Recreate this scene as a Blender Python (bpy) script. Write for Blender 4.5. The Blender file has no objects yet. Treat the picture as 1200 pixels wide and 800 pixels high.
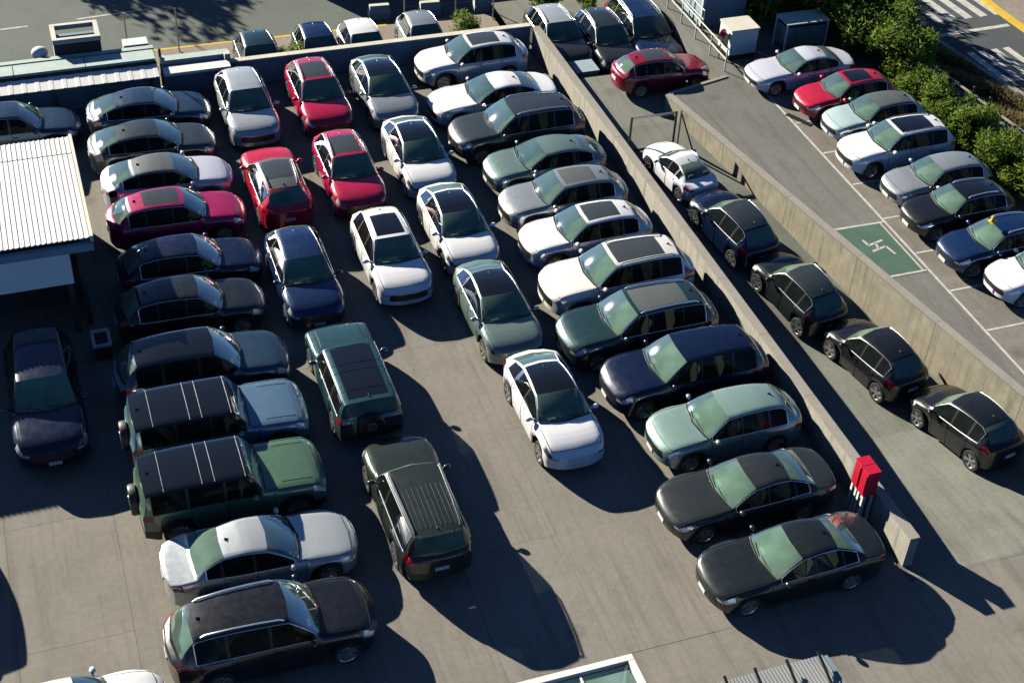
import bpy, bmesh, math, random
import numpy as np
from mathutils import Vector, Matrix, Euler
random.seed(7)
sc = bpy.context.scene
C = sc.collection
R = math.radians

# ------------------------------------------------------------------ camera
cam = bpy.data.cameras.new('camera'); camo = bpy.data.objects.new('camera', cam); C.objects.link(camo)
sc.camera = camo
c0 = np.array([600., 400.]); V1 = np.array([-173., -1050.]); V2 = np.array([6366., -667.])   # vanishing points of the two parking directions
F = math.sqrt(-np.dot(V1 - c0, V2 - c0))
nrm = lambda v: v / np.linalg.norm(v)
Yc = nrm(np.array([*(V1 - c0), F])); Xc = nrm(np.array([*(V2 - c0), F])); Zc = np.cross(Xc, Yc)
RW = np.array([Xc, Yc, Zc])                     # camera (right, down, forward) -> world
M = Matrix([[RW[i][0], -RW[i][1], -RW[i][2], 0] for i in range(3)] + [[0, 0, 0, 1]])
M.translation = (0, 0, 31)
camo.matrix_world = M
cam.sensor_width = 36; cam.lens = 36 * F / 1200; cam.clip_end = 1000

# ------------------------------------------------------------------ light
SUN = Vector((-1.18, 2.10, 1.0)).normalized()   # towards the sun
el = math.asin(SUN.z)
w = bpy.data.worlds.new('World'); sc.world = w; w.use_nodes = True
nt = w.node_tree; bg = nt.nodes['Background']
sky = nt.nodes.new('ShaderNodeTexSky'); sky.sky_type = 'NISHITA'; sky.sun_disc = False
sky.sun_elevation = el; sky.sun_rotation = math.atan2(SUN.x, SUN.y)
sky.air_density = 0.5; sky.dust_density = 0.05; sky.ozone_density = 6.0; sky.altitude = 600
nt.links.new(sky.outputs[0], bg.inputs[0]); bg.inputs[1].default_value = 0.05
sl = bpy.data.lights.new('sun', 'SUN'); sl.energy = 5.0; sl.angle = R(0.5); sl.color = (1.0, 0.92, 0.79)
so = bpy.data.objects.new('sun', sl); C.objects.link(so)
so.rotation_euler = SUN.to_track_quat('Z', 'Y').to_euler(); so.location = SUN * 100
sc.view_settings.view_transform = 'Standard'; sc.view_settings.look = 'None'
sc.view_settings.exposure = 1.15; sc.view_settings.gamma = 1; sc.view_settings.use_curve_mapping = False
sc.cycles.max_bounces = 8; sc.cycles.diffuse_bounces = 0; sc.cycles.transparent_max_bounces = 12

# ------------------------------------------------------------------ materials
MAT = {}
def mat(name, col, rough=.6, metal=0., coat=0., spec=.5, noise=None, bump=None, emit=None):
    if name in MAT: return MAT[name]
    m = bpy.data.materials.new(name); m.use_nodes = True; t = m.node_tree; b = t.nodes['Principled BSDF']
    b.inputs['Base Color'].default_value = (*col, 1); b.inputs['Roughness'].default_value = rough
    b.inputs['Metallic'].default_value = metal; b.inputs['Coat Weight'].default_value = coat
    b.inputs['Coat Roughness'].default_value = .04; b.inputs['Specular IOR Level'].default_value = spec
    if noise:                                    # list of (scale, amount, detail): mottling multiplied onto the colour
        tc = t.nodes.new('ShaderNodeTexCoord'); prev = None
        for s, a, d in noise:
            n = t.nodes.new('ShaderNodeTexNoise'); n.inputs['Scale'].default_value = s; n.inputs['Detail'].default_value = d
            n.inputs['Roughness'].default_value = .65
            t.links.new(tc.outputs['Object'], n.inputs['Vector'])
            r = t.nodes.new('ShaderNodeMapRange'); r.inputs[1].default_value = .3; r.inputs[2].default_value = .7
            r.inputs[3].default_value = 1 - a; r.inputs[4].default_value = 1 + a
            t.links.new(n.outputs[0], r.inputs[0])
            mx = t.nodes.new('ShaderNodeMix'); mx.data_type = 'RGBA'; mx.blend_type = 'MULTIPLY'; mx.inputs[0].default_value = 1
            if prev is None: mx.inputs[6].default_value = (*col, 1)
            else: t.links.new(prev, mx.inputs[6])
            t.links.new(r.outputs[0], mx.inputs[7]); prev = mx.outputs[2]
        t.links.new(prev, b.inputs['Base Color'])
    if bump:
        tc = t.nodes.new('ShaderNodeTexCoord'); n = t.nodes.new('ShaderNodeTexNoise'); n.inputs['Scale'].default_value = bump[0]
        n.inputs['Detail'].default_value = 6; t.links.new(tc.outputs['Object'], n.inputs['Vector'])
        bp = t.nodes.new('ShaderNodeBump'); bp.inputs['Strength'].default_value = bump[1]; bp.inputs['Distance'].default_value = .02
        t.links.new(n.outputs[0], bp.inputs['Height']); t.links.new(bp.outputs[0], b.inputs['Normal'])
    MAT[name] = m; return m

def glass(name, film, amount, tint, ior=1.45):
    """thin car glass: tinted see-through pane with a pale film of dust and painted-in sky glare and a mirror-like sheen"""
    m = bpy.data.materials.new(name); m.use_nodes = True; t = m.node_tree; t.nodes.clear()
    out = t.nodes.new('ShaderNodeOutputMaterial'); tr = t.nodes.new('ShaderNodeBsdfTransparent'); tr.inputs[0].default_value = (*tint, 1)
    df = t.nodes.new('ShaderNodeBsdfDiffuse'); df.inputs[0].default_value = (*film, 1)  # film colour carries sky glare on the glass as well as dust
    gl = t.nodes.new('ShaderNodeBsdfGlossy'); gl.inputs['Roughness'].default_value = .03
    fr = t.nodes.new('ShaderNodeFresnel'); fr.inputs[0].default_value = ior
    m1 = t.nodes.new('ShaderNodeMixShader'); m2 = t.nodes.new('ShaderNodeMixShader')
    tc = t.nodes.new('ShaderNodeTexCoord'); n = t.nodes.new('ShaderNodeTexNoise'); n.inputs['Scale'].default_value = 1.1; n.inputs['Detail'].default_value = 2
    t.links.new(tc.outputs['Object'], n.inputs['Vector'])
    r = t.nodes.new('ShaderNodeMapRange'); r.inputs[1].default_value = .3; r.inputs[2].default_value = .7
    r.inputs[3].default_value = amount * .65; r.inputs[4].default_value = amount * 1.3
    t.links.new(n.outputs[0], r.inputs[0]); t.links.new(r.outputs[0], m1.inputs[0])
    t.links.new(tr.outputs[0], m1.inputs[1]); t.links.new(df.outputs[0], m1.inputs[2])
    fm = t.nodes.new('ShaderNodeMath'); fm.operation = 'MULTIPLY'; fm.inputs[1].default_value = .5; t.links.new(fr.outputs[0], fm.inputs[0]); t.links.new(fm.outputs[0], m2.inputs[0]); t.links.new(m1.outputs[0], m2.inputs[1]); t.links.new(gl.outputs[0], m2.inputs[2])
    t.links.new(m2.outputs[0], out.inputs[0]); MAT[name] = m; return m

def paint(name, col, metal=.25, rough=.32):
    m = mat('paint_' + name, col, rough, metal, coat=.8); t = m.node_tree; b = t.nodes['Principled BSDF']
    tc = t.nodes.new('ShaderNodeTexCoord'); oi = t.nodes.new('ShaderNodeObjectInfo'); ad = t.nodes.new('ShaderNodeVectorMath'); ad.operation = 'MULTIPLY_ADD'; ad.inputs[1].default_value = (1, 1, 1)
    sc_ = t.nodes.new('ShaderNodeVectorMath'); sc_.operation = 'SCALE'; sc_.inputs[3].default_value = 30; t.links.new(oi.outputs['Location'], sc_.inputs[0])
    t.links.new(tc.outputs['Object'], ad.inputs[0]); t.links.new(sc_.outputs[0], ad.inputs[2])
    n = t.nodes.new('ShaderNodeTexNoise'); n.inputs['Scale'].default_value = 4.5; n.inputs['Detail'].default_value = 9; n.inputs['Roughness'].default_value = .7; t.links.new(ad.outputs[0], n.inputs['Vector'])
    ge = t.nodes.new('ShaderNodeNewGeometry'); sx_ = t.nodes.new('ShaderNodeSeparateXYZ'); t.links.new(ge.outputs['Normal'], sx_.inputs[0])
    r1 = t.nodes.new('ShaderNodeMapRange'); r1.inputs[1].default_value = .42; r1.inputs[2].default_value = .75; r1.inputs[3].default_value = .0; r1.inputs[4].default_value = .045 if sum(col) > .25 else .008; t.links.new(n.outputs[0], r1.inputs[0])
    mu = t.nodes.new('ShaderNodeMath'); mu.operation = 'MULTIPLY'; mu.use_clamp = True; t.links.new(r1.outputs[0], mu.inputs[0]); t.links.new(sx_.outputs[2], mu.inputs[1])
    mx = t.nodes.new('ShaderNodeMix'); mx.data_type = 'RGBA'; mx.inputs[6].default_value = (*col, 1); mx.inputs[7].default_value = (.26, .28, .27, 1); t.links.new(mu.outputs[0], mx.inputs[0]); t.links.new(mx.outputs[2], b.inputs['Base Color'])
    r2 = t.nodes.new('ShaderNodeMapRange'); r2.inputs[1].default_value = .35; r2.inputs[2].default_value = .7; r2.inputs[3].default_value = rough - .05; r2.inputs[4].default_value = rough + .06; t.links.new(n.outputs[0], r2.inputs[0]); t.links.new(r2.outputs[0], b.inputs['Roughness'])
    r3 = t.nodes.new('ShaderNodeMapRange'); r3.inputs[1].default_value = .35; r3.inputs[2].default_value = .75; r3.inputs[3].default_value = .02; r3.inputs[4].default_value = .045; t.links.new(n.outputs[0], r3.inputs[0]); t.links.new(r3.outputs[0], b.inputs['Coat Roughness'])
    return m
P = dict(white=paint('white', (.86, .87, .87), 0, .3), pearl=paint('pearl', (.86, .83, .77), 0, .3), silver=paint('silver', (.38, .42, .43), .45),
         lightsilver=paint('lightsilver', (.55, .60, .60), .4), sage=paint('sage', (.20, .29, .26), .4), grey=paint('grey', (.035, .042, .042), .3),
         midgrey=paint('midgrey', (.055, .07, .072), .35), teal=paint('teal', (.02, .055, .06), .3), tealbright=paint('tealbright', (.028, .09, .10), .35),
         navy=paint('navy', (.003, .011, .040), .2), blue=paint('blue', (.008, .03, .10), .3), steel=paint('steel', (.03, .065, .11), .35),
         black=paint('black', (.010, .011, .013), .1), charcoal=paint('charcoal', (.016, .022, .023), .25), red=paint('red', (.55, .012, .045), .15),
         crimson=paint('crimson', (.52, .010, .07), .15), green=paint('green', (.10, .19, .12), .3), darkgreen=paint('darkgreen', (.035, .07, .05), .3),
         olive=paint('olive', (.028, .038, .03), .3), skyblue=paint('skyblue', (.12, .22, .32), .35), magenta=paint('magenta', (.40, .010, .10), .15), wine=paint('wine', (.24, .006, .03), .15), lilac=paint('lilac', (.62, .64, .72), .1), mint=paint('mint', (.50, .66, .66), .2), mintsilver=paint('mintsilver', (.28, .42, .37), .35))
mat('tyre', (.018, .018, .018), .85); mat('rim', (.55, .55, .55), .3, .9); mat('rim_dark', (.05, .05, .055), .35, .8)
mat('chrome', (.85, .85, .85), .30, .9); mat('trim', (.012, .012, .013), .5); mat('liner', (.008, .008, .008), .9)
mat('lens', (.75, .78, .80), .12, .3, coat=1.); mat('lens_dark', (.10, .12, .14), .1, .4, coat=1.); mat('tail', (.32, .004, .012), .15, 0, coat=1.)
mat('plate', (.75, .75, .72), .4); mat('plate_text', (.02, .02, .03), .5); mat('interior', (.03, .03, .032), .8); mat('interior_tan', (.26, .22, .17), .8); mat('paper', (.8, .8, .78), .7)
mat('roof_glass', (.055, .065, .065), .22, 0, coat=.6, spec=.6); mat('roof_black', (.008, .010, .012), .16, 0, coat=1.)
mat('roof_grey', (.10, .115, .11), .45, 0, coat=.3)
glass('windshield', (.40, .68, .52), .30, (.40, .50, .45), 1.38); glass('side_glass', (.10, .14, .12), .10, (.20, .24, .23), 1.25); glass('rear_glass', (.32, .52, .41), .36, (.12, .15, .14), 1.2)

# ------------------------------------------------------------------ mesh helpers
def mesh(name, verts, faces, smooth=None):
    me = bpy.data.meshes.new(name); me.from_pydata([tuple(v) for v in verts], [], faces); me.update()
    if smooth is not None:
        me.polygons.foreach_set('use_smooth', [True] * len(me.polygons))
        me.set_sharp_from_angle(angle=R(smooth))
    return me
class MB:
    def __init__(s): s.v = []; s.f = []
    def add(s, v, f):
        o = len(s.v); s.v += [tuple(p) for p in v]; s.f += [tuple(i + o for i in q) for q in f]; return s
    def box(s, x0, y0, z0, x1, y1, z1):
        return s.add([(x0, y0, z0), (x1, y0, z0), (x1, y1, z0), (x0, y1, z0), (x0, y0, z1), (x1, y0, z1), (x1, y1, z1), (x0, y1, z1)],
                     [(3, 2, 1, 0), (4, 5, 6, 7), (0, 1, 5, 4), (1, 2, 6, 5), (2, 3, 7, 6), (3, 0, 4, 7)])
    def prism(s, poly, z0, z1):
        n = len(poly)
        return s.add([(x, y, z0) for x, y in poly] + [(x, y, z1) for x, y in poly],
                     [tuple(range(n))[::-1], tuple(range(n, 2 * n))] + [(i, (i + 1) % n, n + (i + 1) % n, n + i) for i in range(n)])
    def bar(s, a, b, wd, ht=None, up=(0, 0, 1)):
        a = Vector(a); b = Vector(b); d = (b - a).normalized(); u = Vector(up)
        if abs(d.dot(u)) > .95: u = Vector((1, 0, 0))
        sd = d.cross(u).normalized(); u = sd.cross(d); ht = ht or wd
        o = [sd * (i * wd / 2) + u * (j * ht / 2) for i, j in ((-1, -1), (1, -1), (1, 1), (-1, 1))]
        return s.add([a + q for q in o] + [b + q for q in o], [(3, 2, 1, 0), (4, 5, 6, 7), (0, 1, 5, 4), (1, 2, 6, 5), (2, 3, 7, 6), (3, 0, 4, 7)][0:6])
    def tube(s, pts, r, n=8, cap=True):
        pts = [Vector(p) for p in pts]; rs = r if isinstance(r, (list, tuple)) else [r] * len(pts); V = []; Fc = []
        for i, p in enumerate(pts):
            d = (pts[min(i + 1, len(pts) - 1)] - pts[max(i - 1, 0)]).normalized()
            u = Vector((0, 0, 1)) if abs(d.z) < .9 else Vector((1, 0, 0)); a = d.cross(u).normalized(); b = a.cross(d)
            V += [p + (a * math.cos(2 * math.pi * k / n) + b * math.sin(2 * math.pi * k / n)) * rs[i] for k in range(n)]
        for i in range(len(pts) - 1):
            Fc += [(i * n + k, i * n + (k + 1) % n, (i + 1) * n + (k + 1) % n, (i + 1) * n + k) for k in range(n)]
        if cap: Fc += [tuple(range(n))[::-1], tuple((len(pts) - 1) * n + k for k in range(n))]
        return s.add(V, Fc)
    def lathe(s, prof, n=24, axis='y', c=(0, 0, 0)):
        V = []; m = len(prof)
        for k in range(n):
            a = 2 * math.pi * k / n
            for (r, h) in prof:
                p = (r * math.cos(a), h, r * math.sin(a)) if axis == 'y' else (r * math.cos(a), r * math.sin(a), h)
                V.append((p[0] + c[0], p[1] + c[1], p[2] + c[2]))
        Fc = [(k * m + i, k * m + i + 1, ((k + 1) % n) * m + i + 1, ((k + 1) % n) * m + i) for k in range(n) for i in range(m - 1)]
        return s.add(V, Fc)
    def ell(s, c, r, nu=10, nv=6):
        V = [(c[0] + r[0] * math.cos(2 * math.pi * u / nu) * math.sin(math.pi * (v + .5) / nv), c[1] + r[1] * math.sin(2 * math.pi * u / nu) * math.sin(math.pi * (v + .5) / nv),
              c[2] + r[2] * math.cos(math.pi * (v + .5) / nv)) for v in range(nv) for u in range(nu)]
        Fc = [(v * nu + u, (v + 1) * nu + u, (v + 1) * nu + (u + 1) % nu, v * nu + (u + 1) % nu) for v in range(nv - 1) for u in range(nu)]
        Fc += [tuple(range(nu)), tuple((nv - 1) * nu + u for u in range(nu))[::-1]]
        return s.add(V, Fc)
    def mesh(s, name, smooth=None): return mesh(name, s.v, s.f, smooth)
def link(name, me, m, parent=None, loc=(0, 0, 0)):
    o = bpy.data.objects.new(name, me); C.objects.link(o); o.location = loc
    if m is not None:
        if not me.materials: me.materials.append(None)
        o.material_slots[0].link = 'OBJECT'; o.material_slots[0].material = MAT[m] if isinstance(m, str) else m
    if parent: o.parent = parent
    return o
def thing(name, label, cat, loc=(0, 0, 0), rz=0, group=None):
    o = bpy.data.objects.new(name, None); C.objects.link(o); o.location = loc; o.rotation_euler = (0, 0, rz)
    o.empty_display_size = .3; o['label'] = label; o['category'] = cat
    if group: o['group'] = group
    return o
def tag(o, label, cat, group=None):
    o['label'] = label; o['category'] = cat
    if group: o['group'] = group
    return o
def struct(name, mb, m, kind='structure', parent=None):
    o = link(name, mb.mesh(name), m, parent)
    if not parent: o['kind'] = kind
    return o

# ------------------------------------------------------------------ the setting
mat('concrete', (.222, .206, .172), .9, noise=[(.10, .12, 4), (.6, .10, 5), (6, .10, 4), (40, .12, 3)], bump=(60, .12))
mat('concrete_b', (.214, .203, .172), .9, noise=[(.13, .12, 4), (.7, .10, 5), (6, .10, 4), (40, .12, 3)], bump=(60, .12))
mat('concrete_joint', (.165, .15, .125), .95)
mat('lane', (.185, .192, .160), .9, noise=[(.15, .12, 4), (.8, .12, 5), (8, .10, 4), (40, .12, 3)], bump=(60, .12))
mat('deck', (.155, .157, .138), .9, noise=[(.12, .12, 4), (.6, .10, 5), (8, .12, 4), (50, .14, 3)], bump=(70, .15))
mat('stall', (.195, .178, .15), .9, noise=[(.3, .14, 4), (1.2, .12, 5), (10, .12, 4), (50, .12, 3)], bump=(70, .15))
mat('asphalt', (.115, .135, .115), .9, noise=[(.1, .10, 4), (.7, .10, 5), (12, .12, 4), (60, .2, 3)], bump=(80, .2))
mat('asphalt_dark', (.065, .075, .08), .9, noise=[(.2, .12, 4), (12, .12, 4), (60, .2, 3)], bump=(80, .2))
mat('sidewalk', (.27, .225, .18), .9, noise=[(.4, .15, 4), (6, .15, 4), (40, .15, 3)], bump=(60, .15))
mat('earth', (.16, .12, .08), .95, noise=[(.5, .25, 5), (5, .25, 5), (40, .2, 3)], bump=(30, .5))
mat('wall_concrete', (.36, .345, .29), .9, noise=[(.35, .10, 4), (2.5, .10, 5), (14, .10, 4)], bump=(50, .15))
mat('wall_tan', (.34, .31, .225), .9, noise=[(.25, .14, 4), (2, .12, 5), (14, .10, 4)], bump=(50, .15))
mat('coping', (.29, .275, .235), .9, noise=[(.8, .12, 5), (14, .12, 4)], bump=(50, .15))
mat('white_paint', (.50, .50, .45), .8, noise=[(3, .25, 5), (25, .3, 4)]); mat('yellow_paint', (.62, .42, .035), .8, noise=[(3, .15, 5), (25, .15, 4)])
mat('green_paint', (.06, .125, .09), .85, noise=[(1.5, .15, 5), (25, .15, 4)])
mat('white_metal', (.78, .78, .74), .5, noise=[(1.2, .06, 4)]); mat('cream', (.62, .60, .50), .8, noise=[(1.5, .1, 4)])
mat('pale_green', (.42, .52, .47), .7, noise=[(1.2, .1, 4), (12, .08, 3)]); mat('blue_wall', (.30, .40, .45), .8, noise=[(.8, .08, 4)])
mat('blue_sheet', (.18, .27, .33), .6, noise=[(.8, .1, 4)]); mat('dark_metal', (.02, .02, .022), .5, .3); mat('steel', (.32, .33, .33), .4, .8)
mat('dark_wall', (.05, .047, .045), .9, noise=[(1, .15, 4)]); mat('red_metal', (.52, .012, .04), .35, 0, coat=.4); mat('grey_sheet', (.32, .34, .34), .5, .3, noise=[(1, .1, 4)])
glass('pane', (.40, .60, .52), .35, (.45, .6, .62))

g = MB().add([(-400, -400, -3), (400, -400, -3), (400, 400, -3), (-400, 400, -3)], [(0, 1, 2, 3)])
struct('ground', g, 'earth')

def weather(m, axis='xy', oil=.4, streak=.30, rnd=False):
    """oil drips, tyre streaks (or rain streaks on walls) with shapes of their own, multiplied onto a material's colour"""
    t = MAT[m].node_tree; b = t.nodes['Principled BSDF']; src = b.inputs['Base Color'].links[0].from_socket
    tc = t.nodes.new('ShaderNodeTexCoord'); vec = tc.outputs['Object']
    if rnd:
        oi = t.nodes.new('ShaderNodeObjectInfo'); a = t.nodes.new('ShaderNodeVectorMath'); a.operation = 'ADD'; t.links.new(vec, a.inputs[0]); t.links.new(oi.outputs['Location'], a.inputs[1]); vec = a.outputs[0]
    def mul(fac, lo, hi, v0, v1):
        nonlocal src
        r = t.nodes.new('ShaderNodeMapRange'); r.inputs[1].default_value = lo; r.inputs[2].default_value = hi; r.inputs[3].default_value = v0; r.inputs[4].default_value = v1; t.links.new(fac, r.inputs[0])
        mx = t.nodes.new('ShaderNodeMix'); mx.data_type = 'RGBA'; mx.blend_type = 'MULTIPLY'; mx.inputs[0].default_value = 1; t.links.new(src, mx.inputs[6]); t.links.new(r.outputs[0], mx.inputs[7]); src = mx.outputs[2]
    mp = t.nodes.new('ShaderNodeMapping'); mp.inputs['Scale'].default_value = {'xy': (2.2, .12, 1), 'z': (3.5, 3.5, .25)}[axis]; t.links.new(vec, mp.inputs[0])
    n = t.nodes.new('ShaderNodeTexNoise'); n.inputs['Scale'].default_value = 1.3; n.inputs['Detail'].default_value = 6; n.inputs['Roughness'].default_value = .7; t.links.new(mp.outputs[0], n.inputs['Vector']); mul(n.outputs[0], .5, .72, 1, 1 - streak)
    if oil:
        n2 = t.nodes.new('ShaderNodeTexNoise'); n2.inputs['Scale'].default_value = 7; t.links.new(vec, n2.inputs['Vector'])
        d = t.nodes.new('ShaderNodeMix'); d.data_type = 'VECTOR'; d.inputs[0].default_value = .3; t.links.new(vec, d.inputs[4]); t.links.new(n2.outputs[1], d.inputs[5])
        v = t.nodes.new('ShaderNodeTexVoronoi'); v.inputs['Scale'].default_value = .55; t.links.new(d.outputs[1], v.inputs['Vector']); mul(v.outputs['Distance'], .03, .16, 1 - oil, 1)
    t.links.new(src, b.inputs['Base Color'])
weather('concrete'); weather('concrete_b'); weather('lane', oil=.3); weather('deck', oil=.35); weather('stall', oil=.35)
weather('wall_concrete', 'z', 0, .42, True); weather('wall_tan', 'z', 0, .42, True); weather('blue_wall', 'z', 0, .2)
def lane_z(y):
    return float(np.interp(y, [22, 28, 33, 41, 46, 50.2, 51.0], [0, -.6, -.6, .3, .6, .6, -.6]))
RWX = lambda y: 24.4 - (y - 46.9) * .1687         # plan line of the retaining wall

# lot: a base sheet with dark joints showing between separate slabs
lotpoly_y1 = 54.3
lot = struct('parking_lot', MB().prism([(-14, 8), (32, 8), (32, 22.0), (21.2, 22.0), (21.2, lotpoly_y1), (-14, lotpoly_y1)], -1.5, -.03), 'concrete_joint')
sx, sy, jt = 3.0, 4.6, .0035
k = 0
for i in range(-5, 11):
    for j in range(-3, 11):
        x0, y0 = i * sx, 8.1 + j * sy; x1, y1 = x0 + sx, y0 + sy
        if x0 < -13.9: continue
        y1 = min(y1, lotpoly_y1 - .02)
        if y0 < 8 or y1 - y0 < .3: continue
        if x1 > 21.1 and y1 > 22:
            if y0 >= 21.9: x1 = min(x1, 21.12)
            else: y1 = 21.98
        if x1 - x0 < .2: continue
        o = link('paving_slab', MB().box(x0 + jt, y0 + jt, -.028, x1 - jt, y1 - jt, random.uniform(-.004, .004)).mesh('paving_slab'), 'concrete' if (i * 7 + j * 5) % 3 else 'concrete_b', lot)
# lane that dips between the two walls
lv = []; lf = []
ys = [21.9, 22.0, 23, 24, 25, 26, 27, 28, 30.5, 33, 36, 39, 41, 42, 44, 46.0, 47.7, 50.2, 51.0, 60]
for i, y in enumerate(ys):
    xr = RWX(y) + .1 if y < 47 else 27.6
    z = lane_z(y)
    lv += [(21.2, y, z), (xr, y, z)]
    if i: lf.append((2 * i - 2, 2 * i - 1, 2 * i + 1, 2 * i))
struct('ramp_lane', MB().add(lv, lf), 'lane')
# upper deck on the right, with a step of ground for the stalls
dk = MB().prism([(RWX(5), 5), (90, 5), (90, 90), (27.45, 90), (27.45, 47.6), (24.62, 46.9)], -1.5, 1.3)
struct('upper_deck', dk, 'deck')
struct('parking_strip', MB().prism([(28.47, 10), (34.6, 10), (34.6, 47.6), (28.47, 47.6)], 1.2, 1.306), 'stall')
# street and pavement beyond the lot
struct('street', MB().add([(-60, 61.3, -1.1), (27.3, 59.6, -1.1), (27.3, 140, -1.1), (-60, 140, -1.1)], [(0, 1, 2, 3)]), 'asphalt')
struct('sidewalk', MB().prism([(-60, 54.62), (21.1, 54.62), (21.1, 59.7), (-60, 61.28)], -2.0, -.97), 'sidewalk')
struct('kerb_line', MB().prism([(-60, 61.12), (16.0, 59.68), (16.0, 59.84), (-60, 61.29)], -1.5, -.965), 'yellow_paint')
KB = [(37.35, 90), (37.4, 54), (37.5, 50), (37.9, 47), (38.4, 44.2), (39.2, 41), (40.4, 37), (42.0, 33)]
struct('road_right', MB().add([(x, y, 1.304) for x, y in KB] + [(48, 33, 1.304), (48, 90, 1.304)], [tuple(range(10))]), 'asphalt_dark')
struct('planting_bed', MB().add([(34.7, 10, 1.31), (42, 10, 1.31), (42, 33, 1.31)] + [(x, y, 1.31) for x, y in KB[::-1]] + [(34.7, 90, 1.31)], [tuple(range(12))]), 'earth')
kb_ = MB()
for (xa, ya), (xb, yb_) in zip(KB, KB[1:]): kb_.prism([(xa, ya), (xb, yb_), (xb + .25, yb_), (xa + .25, ya)], 1.2, 1.43)
struct('kerb_near_road', kb_, 'coping')
struct('kerb_yellow', MB().prism([(42.1, 70), (42.1, 50), (42.3, 47), (42.9, 43), (43.3, 43), (42.62, 47), (42.42, 50), (42.42, 70)], 1.2, 1.44), 'yellow_paint')
struct('pavement_right', MB().prism([(42.44, 70), (42.44, 50), (42.64, 47), (43.32, 43), (60, 43), (60, 70)], 1.2, 1.42), 'sidewalk')
# painted markings
def sheet(name, poly, z, m, label=None):
    o = link(name, mesh(name, [(x, y, z) for x, y in poly], [tuple(range(len(poly)))]), m); o['kind'] = 'structure'; return o
def line(name, x0, y0, x1, y1, wd, z, m='white_paint'):
    d = Vector((x1 - x0, y1 - y0)).normalized(); n = Vector((-d.y, d.x)) * wd / 2
    return sheet(name, [(x0 + n.x, y0 + n.y), (x0 - n.x, y0 - n.y), (x1 - n.x, y1 - n.y), (x1 + n.x, y1 + n.y)], z, m)
line('parking_line', 28.38, 12, 28.38, 47.4, .10, 1.312)
for yy in (45.8, 43.5, 41.2, 38.92, 36.6, 34.38, 32.12, 29.88, 27.6, 25.3):
    line('stall_line', 28.46, yy, 33.4, yy, .09, 1.312)
sheet('green_marking', [(RWX(36.4) + .12, 36.4), (28.12, 36.4), (28.12, 33.44), (RWX(33.44) + .12, 33.44)], 1.309, 'green_paint')
line('marking_edge', RWX(36.4) + .1, 36.46, 28.3, 36.42, .10, 1.312); line('marking_edge', RWX(33.4) + .1, 33.4, 28.3, 33.4, .10, 1.312); line('marking_edge', 28.17, 36.4, 28.17, 33.4, .06, 1.3125)
for a in ((27.02, 34.9, 27.62, 35.05), (27.05, 35.25, 27.7, 35.42), (27.62, 35.05, 27.72, 34.55), (27.05, 35.25, 27.0, 35.6), (27.3, 34.98, 27.35, 35.32)):
    line('marking_symbol', *a, .095, 1.3135)
for i in range(6): line('crossing_bar', 37.95 + i * .78, 52.9, 38.25 + i * .78, 49.75 + .0 * i, .42, 1.309)
for i in range(4): line('crossing_bar', 38.75 + i * .62, 46.9, 38.95 + i * .62, 44.2, .34, 1.309)
line('stop_line', 37.8, 48.6, 42.0, 48.72, .24, 1.309)
line('street_line', 2.4, 64.0, 5.8, 64.25, .12, -1.094); line('street_line', -3.5, 63.7, .2, 63.85, .12, -1.094)

# ------------------------------------------------------------------ walls
def wall_run(name, label, p0, p1, thick, z0, z1, panel, m, cope=None, group=None, zf=None):
    root = thing(name, label, 'wall', (p0[0], p0[1], 0), math.atan2(p1[1] - p0[1], p1[0] - p0[0]))
    Ln = math.hypot(p1[0] - p0[0], p1[1] - p0[1]); n = max(1, round(Ln / panel)); st = Ln / n
    me = MB().box(.008, -thick / 2, z0, st - .008, thick / 2, z1).mesh(name + '_panel')
    ce = MB().box(.006, -thick / 2 - cope[0], z1, st - .006, thick / 2 + cope[0], z1 + cope[1]).mesh(name + '_coping') if cope else None
    for i in range(n):
        link('wall_panel', me, m, root, (i * st, 0, 0))
        if ce: link('coping_stone', ce, cope[2], root, (i * st, 0, 0))
    return root
wall_run('concrete_wall', 'long low concrete wall dividing the packed lot from the ramp lane', (21.285, 22.5), (21.285, 54.2), .30, -1.2, 1.06, 3.17, 'wall_concrete', (.012, .045, 'coping'))
rw_len = 41.0; rd = Vector((.1687, -1)).normalized()
ra = Vector((24.4, 46.15 + .75)); rb = ra + rd * rw_len
wall_run('retaining_wall', 'tall tan retaining wall holding up the upper parking deck', (ra.x, ra.y), (rb.x, rb.y), .24, -1.2, 1.27, 4.1, 'wall_tan', (.03, .07, 'coping'))
wall_run('back_wall', 'blue grey boundary wall with pale coping at the back of the lot', (7.6, 54.46), (21.1, 54.44), .16, -.1, 1.02, 2.7, 'blue_wall', (.07, .08, 'cream'))
wall_run('end_wall', 'short concrete edge wall turning the corner of the deck behind the lane', (24.45, 46.93), (27.4, 47.66), .1, -1.2, 1.27, 3.1, 'wall_tan', (.03, .07, 'coping'))

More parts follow.
